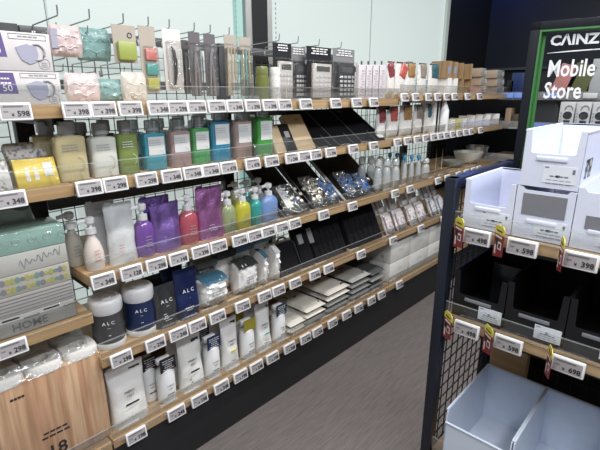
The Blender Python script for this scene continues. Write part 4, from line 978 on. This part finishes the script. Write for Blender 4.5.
# ================================================================ LOWEST SHELF
PWM = mat('white_matte_pouch', (.72,.71,.68), .32, bump=.6, bscale=14); GOLD = mat('gold_card', (.42,.36,.05), .3, .3); BKC = mat('black_card', (.015,.015,.017), .4); NVC = mat('navy_card', (.012,.03,.08), .4); TLC = mat('slate_card', (.02,.05,.075), .4)
def fab(a, c, yt, label, h, noun, strip=INK, seed=1, Yo=.03, back=True):
    x, yf, z, w, _ = P(5, a, c, yt, .06, Yo, noun)
    t = pouch(x, yf, z, w*1.12, h, .075, label, PWM, 'fabric mist refill pouches', ink=mat('text_dark', (.10,.10,.11), .5), txt=[('FABRIC', .0125, .56), ('MIST', .0125, .49)], seed=seed, badge=mat('badge_dark', (.05,.05,.055), .5), bow=.045)
    part(t, 'ink_strip', ('isp', a), lambda b: b.box(0, -.040, h*.38, w*.42, .002, h*.03, b=.0008), strip)
    if back:
        pouch(x-.02, yf+.075, z, w, h, .05, 'white refill pouch in back row behind the %s' % noun, PWM, 'fabric mist refill pouches', ink=GINK, seed=seed+30, bow=.045)
YEI = mat('yellow_ink', (.6,.55,.03), .5); TEI = mat('teal_ink', (.05,.40,.42), .5)
fab(112, 148, 362, 'white refill pouch with black strip right of the toilet rolls, largest pouch', .235, 'first white pouch', seed=21)
def sb(a, c, yt, label, tg, noun, Yo=.03, h=.205):
    x, yf, z, w, _ = P(5, a, c, yt, .06, Yo, noun); spray(x, yf, z, .074, h, label, tg, 'fabric mist spray bottles')
sb(158, 178, 352, 'white spray bottle with black neck card, front left of the lowest shelf', BKC, 'black carded spray bottles')
x = sx(153, DF+.10, .27); spray(x, DF+.09, .27, .066, .205, 'white spray bottle with black neck card behind the front left one', BKC, 'fabric mist spray bottles')
fab(180, 205, 337, 'white refill pouch with black strip between black carded and navy carded spray bottles', .235, 'second white pouch', seed=22)
sb(204, 223, 328, 'white spray bottle with navy neck card on the lowest shelf', NVC, 'navy carded spray bottle')
x = sx(204, DF+.13, .27); spray(x, DF+.11, .27, .066, .21, 'white spray bottle with navy neck card in the back row', NVC, 'fabric mist spray bottles')
fab(222, 241, 318, 'white refill pouch with yellow strip right of the navy carded bottle', .235, 'yellow striped pouch', YEI, seed=23)
sb(241, 257, 320, 'white spray bottle with gold neck card', GOLD, 'gold carded spray bottle')
x = sx(238, DF+.15, .27); spray(x, DF+.12, .27, .066, .215, 'white spray bottle with gold neck card in the back row', GOLD, 'fabric mist spray bottles')
fab(256, 273, 304, 'white refill pouch with teal strip right of the gold carded bottle', .235, 'teal striped pouch', TEI, seed=24)
sb(273, 288, 303, 'white spray bottle with slate blue neck card, rightmost spray bottle', TLC, 'slate carded spray bottle')
# flat packs
FPM = mat('flat_pack_white', (.62,.59,.52), .35, coat=.4, bump=.4, bscale=22); FPG = mat('flat_pack_grey', (.20,.20,.19), .35, coat=.4, bump=.4); FPK = mat('flat_pack_dark', (.06,.06,.062), .4)
def flat_pack(a, c, z, label, m, Yo=.03, d=.26, h=.03, seed=1, noun=None, rz=0, mark=True):
    Y = DF+Yo; x1 = sx(c, Y, z); x0 = sx(a, Y, z); w = x1-x0; x = (x0+x1)/2
    t = thing('flat_pack', label, 'pack', (x, Y+d/2, z), rz, 'folded flat packs')
    f = MB(); pillow_fn(w, d, h, seed, 14, 14, .006, 6)(f); T = Matrix.Translation((0, -d/2, h/2+.003)) @ Matrix.Rotation(R(-90), 4, 'X')
    T = Matrix(((1, 0, 0, 0), (0, 0, 1, -d/2), (0, 1, 0, h/2+.004), (0, 0, 0, 1)))
    part(t, 'pack_body', ('ft', a, round(z, 3)), lambda b: b.add([tuple(T @ Vector(p)) for p in f.v], [tuple(reversed(q)) for q in f.f], 0, True), m)
    if mark:
        part(t, 'dark_mark', ('ftm', a, round(z, 3)), lambda b: b.box(0, .03, h+.0045, w*.22, .012, .001), mat('mark_brown', (.10,.07,.05), .5))
        part(t, 'corner_mark', ('ftc', a, round(z, 3)), lambda b: (b.box(w*.3, -d*.36, h*.93+.003, w*.14, .014, .0015), b.box(-w*.3, d*.2, h*.93+.004, w*.05, .05, .0015)), INK)
    if noun: REG[5].append((x, noun))
L3 = ('bottom', 'second', 'third', 'top')
for k in range(2): flat_pack(291, 306, .272+k*.034, 'white flat pack right of the slate carded bottle, %s of two' % ('bottom', 'top')[k], FPM, seed=k, noun='first flat packs' if not k else None, mark=False)
for k in range(3): flat_pack(307, 326, .272+k*.034, 'cream white flat folded pack in the left stack, %s pack' % L3[k if k < 2 else 3], FPM if k else FPG, seed=10+k, noun='left stack of flat packs' if not k else None)
for k in range(4): flat_pack(328, 350, .272+k*.034, 'cream white flat folded pack in the middle stack, %s pack' % L3[k], FPM if k > 1 else FPG, seed=20+k, noun='middle stack of flat packs' if not k else None, Yo=.035)
for k in range(4): flat_pack(352, 371, .272+k*.036, 'grey and white flat pack in the right stack, %s pack' % L3[k], FPG if k != 3 else mat('flat_pack_silver', (.40,.39,.36), .35, coat=.4), seed=30+k, noun='grey flat packs' if not k else None, Yo=.035)
for k in range(3): flat_pack(372, 385, .272+k*.045, 'dark charcoal flat pack beside the white tissue boxes, %s pack' % L3[k if k < 2 else 3], FPK if k != 1 else FPG, seed=40+k, noun='dark flat packs' if not k else None, h=.038, Yo=.03, mark=False)
# white tissue boxes 2 high
TBX = mat('tissue_box_white', (.68,.67,.63), .5)
bx = [(389, 408.5), (409, 427), (427.5, 443.5), (444, 458), (458.5, 471)]
for k, (a, c) in enumerate(bx):
    Y = DF+.03; x1 = sx(c, Y, .27); x0 = sx(a, Y, .27); w = x1-x0; x = (x0+x1)/2
    REG[5].append((x, 'white tissue boxes'))
    for j in range(2):
        t = thing('tissue_box', 'plain white tissue box in the %s row, %s from the left of the block' % (('lower', 'upper')[j], ('first', 'second', 'third', 'fourth', 'fifth')[k]), 'tissue box', (x, Y+.12, .272+j*.128), 0, 'stacked white tissue boxes')
        part(t, 'carton', ('tbx2', k), lambda b: b.box(0, 0, 0, w-.003, .24, .126, b=.003), TBX)
        part(t, 'faint_logo', ('tbl2', k), lambda b: lines(b, 0, .075, w*.3, 2, -.1206, 0, .012, .004, 1), mat('faint_ink', (.42,.41,.40), .6))
        part(t, 'side_print', ('tbs2', k), lambda b: [b.box(-w/2+.001-.0003, -.06+.05*q, .03+.02*((q*2) % 3), .001, .02, .02) for q in range(4)], mat('faint_ink', (.42,.41,.40), .6))

# ================================================================ PRICE TAGS
def tag_parts(t, price, w=.077, h=.046):
    c = part(t, 'casing', ('tgc', w), lambda b: b.box(0, 0, -h/2, w, .011, h, b=.003), WHT)
    s = part(t, 'screen', ('tgs', w), lambda b: b.box(0, -.0062, -h/2+.0065, w*.86, .001, h-.0125), SCREEN)
    text(s, price, .0195, (w*.40, -.0069, -h*.28), INK, 'RIGHT', bold=.0007, name='price')
    text(s, '\u00a5', .011, (-w*.07, -.0069, -h*.28), INK, 'RIGHT', bold=.0003, name='yen_mark')
    part(s, 'small_print', ('tgl', w), lambda b: (b.box(-w*.06, -.0069, h*.22, w*.6, .0005, .0042), b.box(-w*.30, -.0069, -h*.05, w*.14, .0005, .003)), mat('print_dim', (.12,.12,.13), .6))
TAGS = {1: [(15, '598'), (76, '398'), (103, '398'), (130, '398'), (158, '348'), (177, '298'), (196, '398'), (216, '398'), (234, '348'), (252, '298'), (269, '398'), (284, '498'), (305, '698'), (335, '698'), (356, '798'), (373, '248'),
            (404, '398'), (415, '398'), (428, '398'), (437, '298'), (446, '298'), (454, '298'), (467, '498'), (479, '498')],
        2: [(10, '348'), (89, '398'), (115, '298'), (146, '298'), (171, '348'), (192, '348'), (210, '348'), (228, '478'), (252, '478'), (271, '498'), (291, '248'), (303.6, '248'), (315, '298'), (330, '598'), (352.6, '598'), (373, '698'),
            (397, '298'), (407, '298'), (416.6, '298'), (425, '298'), (433, '298'), (439.7, '298'), (445.6, '298'), (452, '198'), (458.5, '198'), (465, '198'), (470.5, '198'), (480, '198')],
        3: [(103, '348'), (131, '128'), (156, '298'), (178, '148'), (200, '298'), (218, '148'), (239, '298'), (254, '298'), (267.5, '298'), (281, '298'), (294, '298'), (323, '698'), (352, '698'),
            (394.5, '248'), (409.5, '248'), (437.5, '298'), (447, '298'), (458, '198'), (466, '198'), (473, '198'), (478.5, '198')],
        4: [(121, '298'), (155, '298'), (178, '248'), (197, '148'), (217, '148'), (242, '298'), (264, '298'), (278, '298'), (294.6, '398'), (314, '498'), (328, '498'), (360.6, '598'), (392.5, '398'), (420.5, '398'), (443, '398')],
        5: [(136, '198'), (176, '248'), (199, '198'), (221, '248'), (240, '198'), (256, '248'), (272, '198'), (289, '248'), (305, '298'), (317, '298'), (332, '298'), (346, '298'), (358, '398'), (371, '398'), (381, '398'), (399, '248')],
        0: [(12, '298')]}
ORD = ('first', 'second', 'third', 'fourth', 'fifth', 'sixth', 'seventh', 'eighth', 'ninth')
for s, L in TAGS.items():
    near = []
    for px, pr in L:
        z = SZ[s]-.015+(.022 if s == 1 and px > 395 else 0); X = sx(px, DF-.01, z)
        nn = min(REG[s], key=lambda q: abs(q[0]-X))[1]; near.append((px, pr, X, z, nn))
    cnt = {}
    for q in near: cnt[q[4]] = cnt.get(q[4], 0)+1
    seen = {}
    for px, pr, X, z, nn in near:
        nn_ = nn if len(nn.split()) < 5 else ' '.join(nn.split()[:4])
        k = seen.get(nn, 0); seen[nn] = k+1
        lab = 'price tag on the %s shelf below the %s' % (SN[s], nn_)
        if cnt[nn] > 1: lab += ', %s from left' % ORD[k]
        t = thing('price_tag', lab, 'price tag', (X, DF-.013, z), R(random.uniform(-1, 1)), 'electronic price tags on the '+SN[s]+' shelf', R(-12))
        tag_parts(t, pr)

# ================================================================ RIGHT FIXTURE
XF, XR, YL = 1.315, 1.87, .590
def rt(name, label, cat, y, z, x=XF, group=None): return thing(name, label, cat, (x, y, z), R(-90), group)
NV = mat('navy_steel', (.018,.022,.035), .35, .3)
t = thing('mesh_side_rack', 'dark navy steel end frame with wire mesh at the aisle side of the bin shelves', 'frame', (XF, YL, 0))
ztop = 1.197
part(t, 'front_post', 'ef1', lambda b: b.box(.02, -.0, 0, .045, .035, ztop, b=.002), NV)
part(t, 'rear_post', 'ef2', lambda b: b.box(XR-XF-.02, 0, 0, .045, .035, ztop, b=.002), NV)
part(t, 'top_rail', 'ef3', lambda b: b.box((XR-XF)/2, 0, ztop-.03, XR-XF, .036, .03, b=.002), mat('navy_rail_gloss', (.035,.045,.10), .22, .5))
part(t, 'bottom_rail', 'ef4', lambda b: b.box((XR-XF)/2, 0, .05, XR-XF-.05, .03, .05, b=.002), NV)
part(t, 'wire_mesh', 'ef5', lambda b: grid(XR-XF-.09, .10, ztop-.03, .05, .0017)(b), mat('mesh_black', (.02,.02,.022), .4), (.045, .0, 0))
# rear: slatted wire back + wood
single('wire_back_panel', 'black wire back panel behind the storage bins', 'grid panel', 'rbk', lambda b: [b.box(0, -.02-.05*i, .3, .004, .004, .95) for i in range(24)]+[b.box(.004, -.6, .3+.05*j, .004, 1.18, .004) for j in range(19)], mat('mesh_black', (.02,.02,.022), .4), (XR-.03, YL-.02, 0))
single('back_board', 'black board closing the back of the bin fixture', 'board', 'rbb', lambda b: b.box(.02, -.585, .25, .01, 1.17, .90), BLKP, (XR, YL-.02, 0))
single('wooden_block', 'small pale wooden block low behind the left open bin', 'block', 'wbl', lambda b: b.box(0, 0, 0, .05, .14, .16, b=.002), WOOD2, (1.80, sy(514, 1.80, .50), sz(378, 1.80, sy(514, 1.80, .50))))
FRY = YL-.022
def rshelf(z, label, depth=.52):
    w = 1.2; t = thing('fixture_shelf', label, 'shelf', (XF+.012, FRY-w/2, z), 0, 'shelves of the bin fixture')
    part(t, 'board', ('rsb', depth), lambda b: b.box(depth/2, 0, -.036, depth, w, .034, b=.002), WOOD2)
    part(t, 'front_lip', ('rsf', depth), lambda b: (b.box(-.004, 0, -.002, .003, w, .05), b.box(-.0, 0, -.003, .012, w, .002)), ACR)
    part(t, 'lip_edge', ('rse', depth), lambda b: b.box(-.004, 0, .048, .0036, w, .003), ACRE)
    part(t, 'under_bar', ('rsu', depth), lambda b: b.box(.03, 0, -.052, .02, w, .014), BLK)
rshelf(1.045, 'upper wood shelf carrying the white storage bins'); rshelf(.735, 'middle wood shelf carrying the black storage bins'); rshelf(.185, 'lowest wood shelf under the pale blue open bins')

def scoop_bin(yl, z, w, h, d, m, label, name='storage_bin', group=None, cut=.42, tab=None, x=None, th=.004, logo=True, window=True, lbl=True):
    """stackable bin with a low scooped front; local x right, -y front"""
    t = rt(name, label, 'bin', yl-w/2, z, (x or XF+.03), group)
    K = (round(w, 3), round(h, 3), round(d, 3), cut)
    def body(b):
        b.box(0, d/2, 0, w, d, th)                                   # bottom
        b.box(0, d-th/2, th, w, th, h-th)                            # back
        for sg in (-1, 1):
            b.box(sg*(w/2-th/2), d/2-.0, th, th, d-th*0, h-th)       # sides
        fz = h*(1-cut); e = w*.10
        b.prism([(-w/2, 0), (w/2, 0), (w/2, h), (w/2-e, h), (w/2-e-.004, fz+.004), (w/2-e-.008, fz), (-w/2+e+.008, fz), (-w/2+e+.004, fz+.004), (-w/2+e, h), (-w/2, h)], -.0005, th)
    part(t, 'bin_body', ('sbn',)+K, body, m)
    gz = h*(1-cut)-.020 if cut > .1 else .046
    part(t, 'grip_lip', ('sbl',)+K, lambda b: b.box(0, -.002, gz, w*.52, .005, .012, b=.002), tab or m)
    if logo:
        part(t, 'rim', ('sbr',)+K, lambda b: (b.box(0, d-.001, h-.004, w+.003, .006, .005), b.box(-w/2, d/2, h-.004, .005, d, .005), b.box(w/2, d/2, h-.004, .005, d, .005)), m)
    if lbl:
        def lb(b): b.box(w*.16, -.0012, h*.10, w*.56, .0012, h*.30)
        l = part(t, 'sticker', ('sbs',)+K, lb, mat('sticker_white', (.72,.74,.80), .5))
        part(l, 'sticker_print', ('sbp',)+K, lambda b: (lines(b, w*.16, h*.21, w*.46, 1, -.0020, 0, .008, .0035, 4), lines(b, w*.16, h*.15, w*.5, 2, -.0020, 0, .009, .0012, 5), b.box(w*.14, -.0020, h*.20, w*.06, .0006, h*.045), b.box(-w*.06, -.0020, h*.36, w*.07, .0006, .003), b.box(w*.39, -.002, h*.28, w*.04, .0006, h*.08)), mat('print_slate', (.14,.15,.2), .6))
    return t
b1 = scoop_bin(.552, 1.046, .148, .150, .30, WHTB, 'white scoop front storage bin at the left on the upper fixture shelf', group='white storage bins', cut=.48)
b2 = scoop_bin(.402, 1.046, .150, .150, .40, WHTB, 'white storage bin with dark opening, carrying another bin', group='white storage bins', cut=.06)
b3 = scoop_bin(.398, 1.199, .147, .155, .36, WHTB, 'white scoop front storage bin stacked on the middle bin', group='white storage bins', cut=.40)
b4 = scoop_bin(.250, 1.046, .150, .165, .36, WHTB, 'white storage bin at the right, cut by the photo edge, with grey window', group='white storage bins', cut=.06)
# grey translucent drop doors shown in the lower bins
GW = mat('grey_window', (.20,.20,.22), .35)
part(b2, 'grey_window', 'gwd', lambda b: b.box(0, -.0012, .070, .112, .0015, .062), GW)
part(b4, 'grey_window', 'gwd4', lambda b: b.box(.012, -.0012, .058, .118, .0015, .036), GW)
part(b3, 'picture_sticker', 'pst', lambda b: b.box(.0742, .075, .028, .0008, .07, .052), pattern('product_photo', (.55,.55,.50), (.06,.06,.06), 55, .5))
k1 = scoop_bin(.556, .736, .165, .158, .34, BLKP, 'black storage bin at the left on the middle fixture shelf', group='black storage bins', cut=.5, tab=mat('grey_grip', (.20,.21,.23), .35), lbl=False)
k2 = scoop_bin(.388, .736, .165, .165, .34, BLKP, 'black storage bin in the middle of the fixture shelf', group='black storage bins', cut=.5, tab=mat('grey_grip', (.20,.21,.23), .35), lbl=False)
k3 = scoop_bin(.220, .736, .165, .165, .34, BLKP, 'black storage bin cut by the right photo edge', group='black storage bins', cut=.5, tab=mat('grey_grip', (.20,.21,.23), .35), lbl=False)
for k, nn in zip((k1, k2, k3), 'abc'):
    l = part(k, 'sticker', 'kst', lambda b: b.box(.042, -.0016, .012, .072, .0014, .044), mat('sticker_white', (.72,.74,.80), .5))
    part(l, 'sticker_print', 'kstp', lambda b: (lines(b, .042, .030, .06, 1, -.0026, 0, .008, .003, 4), lines(b, .042, .024, .062, 2, -.0026, 0, .007, .001, 5), b.box(.04, -.0026, .034, .008, .0006, .007), b.box(.016, -.0026, .050, .012, .0006, .002)), mat('print_slate', (.14,.15,.2), .6))
part(k1, 'inner_divider', 'kin', lambda b: b.box(.03, .16, .004, .095, .004, .150, b=.001), mat('black_inner', (.02,.022,.026), .25))
PBL = mat('pale_blue_bin', (.66,.73,.85), .3)
def open_bin(yl, label, w=.212, h=.235, d=.36):
    t = rt('open_bin', label, 'bin', yl-w/2, .187, 1.262, 'pale blue open bins'); th = .004; fh = h*.80
    def body(b):
        b.box(0, d/2, 0, w, d, th); b.box(0, d-th/2, 0, w, th, h); b.box(0, th/2, 0, w, th, fh)
        for sg in (-1, 1):
            vs = [(0, 0), (d, 0), (d, h), (.012, h), (.004, h-.006), (0, fh)]
            x0 = sg*(w/2)-(th if sg > 0 else 0); x1 = x0+th; n = len(vs)
            b.add([(x0, p[0], p[1]) for p in vs]+[(x1, p[0], p[1]) for p in vs], [tuple(reversed(range(n))), tuple(range(n, 2*n))]+[(i, (i+1) % n, (i+1) % n+n, i+n) for i in range(n)])
    part(t, 'bin_body', 'opb', body, PBL)
    part(t, 'rim', 'opr', lambda b: (b.box(0, 0, fh-.002, w, .007, .004), b.box(0, d, h-.002, w+.004, .008, .005), b.box(-w/2, d/2, h-.002, .006, d-.01, .005), b.box(w/2, d/2, h-.002, .006, d-.01, .005)), PBL)
    return t
open_bin(.502, 'pale blue open bin at the bottom left of the fixture beside the mesh')
open_bin(.286, 'pale blue open bin at the bottom right, cut by the photo edge')
for (px, z, pr, nn) in ((477, 1.031, '498', 'upper shelf under the left white bin'), (522, 1.029, '598', 'upper shelf under the middle white bins'), (580.5, 1.026, '398', 'upper shelf under the right white bin'),
                        (466.5, .718, '498', 'middle shelf under the left black bin'), (508, .718, '598', 'middle shelf under the middle black bin'), (568, .716, '698', 'middle shelf under the right black bin')):
    y = sy(px, XF-.012, z)
    t = thing('price_tag', 'price tag reading %s on the %s' % (pr, nn), 'price tag', (XF-.012, y, z), R(-90), 'price tags of the bin fixture', R(-4))
    tag_parts(t, pr, .0825, .047)
# red and yellow promo cards
RED = mat('promo_red', (.20,.022,.025), .4); PY = mat('promo_yellow', (.62,.54,.07), .4)
for (p0, z0, turn, nn) in ((458, .985, -38, 'left of the upper 498 tag'), (498, .985, -42, 'between the upper 498 and 598 tags'), (560, .985, -68, 'left of the upper 398 tag'),
                       (447, .665, -38, 'left of the lower 498 tag'), (487, .665, -42, 'between the lower 498 and 598 tags'), (548, .665, -66, 'left of the 698 tag')):
    y = sy(p0, XF-.03, z0+.045)
    t = thing('promo_card', 'red and yellow promo card standing out %s' % nn, 'card', (XF-.028, y, z0), R(-90+turn), 'red and yellow promo cards')
    w = .05
    part(t, 'red_panel', 'prr', lambda b: b.prism([(-w/2, 0), (w/2, .012), (w/2, .078), (-w/2, .078)], 0, .0015), RED)
    part(t, 'yellow_header', 'pry', lambda b: b.prism([(-w/2, .074), (w/2, .074), (w/2, .092), (w*.3, .1), (-w*.3, .1), (-w/2, .092)], -.0004, .0018), PY)
    part(t, 'white_print', 'prw', lambda b: (b.box(.008, -.0008, .03, .018, .0006, .022), b.box(0, -.0008, .064, .036, .0006, .005), b.box(-.014, -.0008, .012, .006, .0006, .04)), mat('promo_white', (.7,.62,.6), .5))
    part(t, 'black_print', 'prk', lambda b: (b.box(.008, -.0014, .034, .010, .0006, .014), b.box(-.010, -.0008, .040, .014, .0006, .022), b.box(0, -.0010, .082, .03, .0006, .004)), INK)

# ---------------------------------------------------------------- sign
st = thing('shop_sign', 'dark framed glass sign with green inner edge reading CAINZ Mobile Store', 'sign', (XR, YL-.006, 1.18), R(-90+5))
SW = .9; SH = .514
part(st, 'frame', 'sgf', lambda b: (b.box(.017, 0, -.02, .034, .05, SH+.02, b=.001), b.box(SW/2, 0, SH-.028, SW, .05, .028, b=.001), b.box(SW-.017, 0, -.02, .034, .05, SH+.02, b=.001)), mat('sign_frame_dark', (.010,.012,.017), .6, spec=.2))
GRN = mat('sign_green', (.04,.16,.045), .5)
part(st, 'green_edge', 'sgg', lambda b: (b.box(.036, .012, 0, .006, .085, SH-.028), b.box(SW/2, .01, SH-.034, SW-.07, .07, .006), b.box(.043, .0, 0, .014, .006, SH-.03)), GRN)
part(st, 'glass', 'sgl', lambda b: b.box(SW/2, .0, 0, SW-.07, .004, SH-.03), clear('sign_glass', tint=(.88,.89,.9), amount=.0, body=.0))
SL = mat('sign_letters', (.74,.75,.78), .5)
sg = lambda s, size, x, z, b_, sxx=1: text(st, s, size, (x, -.0035, z), SL, 'LEFT', ext=.001, bold=b_, name='sign_lettering', sxx=sxx)
sg('C\u039bINZ', .046, .066, SH-.080, .0016, 1.05)
part(st, 'swoosh_line', 'sgs', lambda b: b.tube([(.062+.02*k, -.004, SH-.106+.006*sin(k/10*1.4)) for k in range(12)], [.0006, .0012, .0018, .0022, .0024, .0024, .0024, .0022, .002, .002, .002, .002], n=6), SL)
sg('Mobile', .080, .070, SH-.186, .0014, .68)
sg('Store', .080, .068, SH-.262, .0014, .68)

# ================================================================ BACK FIXTURE (beyond)
BX = 4.12
single('back_fixture_frame', 'tall black fixture along the far wall seen over the shelf end', 'fixture', 'bff', lambda b: (b.box(.60, -.4, 0, .04, 4.0, 1.66, b=.002), b.box(.02, 1.05-.0, 0, .04, .04, .2), b.box(.30, -.4, .0, .6, 4.0, .2)), BLKP, (BX, .30+.3, 0))
single('top_rail', 'thin black rail along the top of the far fixture', 'rail', 'bfr', lambda b: b.box(0, -.3, 0, .03, 3.8, .02), mat('rail_dark', (.05,.055,.07), .4, .4), (BX+.55, .9, 1.662))
FW = mat('far_wood', (.34,.27,.20), .5)
for z, nn in ((1.425, 'upper'), (1.185, 'middle'), (.90, 'lower')):
    t = thing('far_shelf', 'far fixture shelf behind the sign, %s level' % nn, 'shelf', (BX, .1, z), 0, 'far fixture shelves')
    part(t, 'board', 'fsb', lambda b: b.box(.25, 0, -.03, .5, 2.9, .03), FW)
    part(t, 'front_rail', 'fsf', lambda b: b.box(-.004, 0, -.03, .006, 2.9, .065), clear('far_lip', amount=.25, body=.35, bcol=(.6,.6,.6)))
BLS = mat('blue_screen', (.16,.24,.5), .4, emit=.28, ecol=(.15,.35,1.0))
for px, z, wd, nn in ((508, 1.43, .05, 'left of the sign frame'), (519, 1.43, .05, 'beside the sign post'), (551, 1.43, .05, 'seen through the sign left'), (541, 1.19, .16, 'under the dark round goods'), (590, 1.43, .06, 'seen through the sign right')):
    y = sy(px, BX-.02, z)
    single('lit_shelf_label', 'small lit shelf label on the far fixture '+nn, 'label', ('lsl', wd), lambda b: b.box(0, 0, -.02, .012, wd*1.6, .04, b=.003), BLS if px != 590 else PAPER, (BX-.016, y, z), 0, 'lit labels on the far shelves')
# goods on far shelves
def far(px, z, w, h, m, name, label, cat, extra=None, x=BX+.06, d=.1):
    y = sy(px, x, z+.02); t = thing(name, label, cat, (x, y, z+.001), R(-90))
    part(t, name+'_body', (name, round(w, 3), round(h, 3)), lambda b: b.box(0, d/2, 0, w, d, h, b=.006), m)
    if extra: extra(t, w, h, d)
    return t
NVG = mat('navy_goods', (.015,.035,.12), .4)
far(517, 1.425, .12, .19, NVG, 'blue_pack', 'dark blue pack on the upper far shelf left of the sign', 'pack')
far(509, 1.425, .06, .13, BLKP, 'dark_pack', 'dark narrow pack beside the dark blue pack', 'pack')
far(549, 1.425, .03, .08, mat('beige_far', (.50,.36,.24), .5), 'beige_bottle', 'small beige bottle seen through the sign left of its text', 'bottle')
far(507, 1.185, .05, .14, mat('far_tan', (.42,.30,.20), .5), 'tan_bottle', 'tan narrow bottle on the middle far shelf left of the sign', 'bottle')
far(514, 1.185, .05, .09, mat('far_brown', (.10,.08,.06), .5), 'brown_pack', 'brown pack beside the tan bottle', 'pack')
for k in range(5):
    y = sy(533+k*4, BX+.07, 1.30)
    single('dark_slipper_pack', 'dark rounded pack on the middle far shelf, %s from the sign post' % ORD[k], 'pack', ('dsp',), lambda b: b.loft([ring(.21*a, .012, .07*q, 3, 16) for a, q in ((0, .8), (.1, 1), (.7, .95), (.93, .7), (1, .3))]), mat('dark_grey_goods', (.045,.045,.05), .5), (BX+.09, y, 1.187), 0, 'dark rounded packs')
def hook_far(y, z, nn): single('far_hook', 'grey wire hook on the far fixture '+nn, 'hook', 'fhk', lambda b: b.tube([(.45, 0, 0), (.02, 0, .0), (0, 0, .02)], .003), GREY, (BX+.02, y, z), 0, 'hooks on the far fixture')
for px, nn, c in ((571, 'left, holding the pink cloth', (.62,.26,.24)), (586, 'right, holding the olive cloth', (.13,.14,.05))):
    y = sy(px, BX+.06, 1.55); hook_far(y, 1.655, nn)
    t = single('hanging_cloth', ('salmon pink' if px == 571 else 'dark olive')+' folded cloth hanging behind the sign glass', 'cloth', ('hcl', px), lambda b: b.box(0, 0, -.27, .03, .15, .25, b=.01, T=Matrix.Rotation(.28, 4, 'X')), mat('cloth_%d' % px, c, .8, bump=.3), (BX+.06, y, 1.68))
y = sy(598, BX+.06, 1.55)
single('pale_hanging_pack', 'pale grey hanging pack at the right photo edge behind the sign', 'pack', 'php', lambda b: b.box(0, 0, -.2, .02, .1, .28, b=.005), mat('pale_pack', (.50,.50,.50), .5), (BX+.06, y, 1.62))
def earpic(t, w, h, d):
    part(t, 'product_picture', ('ep', round(w, 3)), lambda b: (b.prism([(w*.08+.026*cos(a), h*.62+.024*sin(a)) for a in [q*pi/6 for q in range(12)]], -.0022, -.0005), b.box(w*.08, -.0016, h*.12, .035, .001, h*.36)), mat('picture_black', (.03,.03,.035), .4))
    part(t, 'picture_loop', ('epl', round(w, 3)), lambda b: b.tube([(w*.12+.022*cos(a), -.002, h*.78+.026*sin(a)) for a in [q*pi/5 for q in range(6)]], .003, n=5), mat('picture_grey', (.25,.25,.26), .4))
    part(t, 'vertical_print', ('epv', round(w, 3)), lambda b: [b.box(-w*.36, -.0012, h*(.2+.09*q), .008, .0006, .010) for q in range(6)], GINK)
FBX = 3.2
t = thing('display_table', 'white topped display stand behind the sign carrying the black lamp boxes', 'display stand', (FBX, .12, 0))
part(t, 'top', 'dtt', lambda b: b.box(.2, -.05, 1.16, .4, .9, .025, b=.003), mat('stand_white', (.62,.62,.62), .4)); part(t, 'stand_body', 'dtb', lambda b: b.box(.2, -.05, 0, .36, .86, 1.16, b=.003), BLKP)
for k, (a, c) in enumerate(((557, 572), (573, 588), (589, 604), (605, 620))):
    y0 = sy(a, FBX+.02, 1.25); y1 = sy(c, FBX+.02, 1.25); w = y0-y1; zt = sz(102, FBX+.02, (y0+y1)/2)
    t = thing('lamp_box', 'white box with black product picture behind the sign glass, %s from the left' % ORD[k], 'box', (FBX+.02, (y0+y1)/2, 1.186), R(-90), 'white boxes behind the sign')
    part(t, 'carton', ('lbx', k), lambda b: b.box(0, .06, 0, w-.003, .12, zt-1.186, b=.002), mat('far_box_white', (.56,.56,.56), .5)); earpic(t, w, zt-1.186, .12)

# ================================================================ LIGHT
w = bpy.data.worlds.new('world'); scn.world = w; w.use_nodes = True
w.node_tree.nodes['Background'].inputs[0].default_value = (.86, .93, 1.0, 1); w.node_tree.nodes['Background'].inputs[1].default_value = .20
def area(name, loc, sx_, sy_, pw, col=(1, .97, .93), rot=(0, 0, 0), spread=180):
    l = bpy.data.lights.new(name, 'AREA'); l.shape = 'RECTANGLE'; l.size = sx_; l.size_y = sy_; l.energy = pw; l.color = col; l.spread = R(spread)
    o = bpy.data.objects.new(name, l); COL.objects.link(o); o.location = loc; o.rotation_euler = rot; return o
area('ceiling_light', (1.2, .55, 2.75), 3.6, .12, 56)
area('ceiling_light', (1.0, -.7, 2.75), 3.6, .3, 88, (.92, .95, 1))
area('ceiling_light', (3.6, .4, 2.75), .8, .8, 12, (.9, .94, 1))
sp = bpy.data.lights.new('blue_wall_lamp', 'POINT'); sp.energy = 6; sp.color = (.04, .16, 1); sp.shadow_soft_size = .05
o = bpy.data.objects.new('blue_wall_lamp', sp); COL.objects.link(o); o.location = (4.75, 1.98, 2.72)
scn.view_settings.view_transform = 'Standard'; scn.view_settings.look = 'None'; scn.view_settings.gamma = 1; scn.view_settings.use_curve_mapping = False
scn.view_settings.exposure = .20
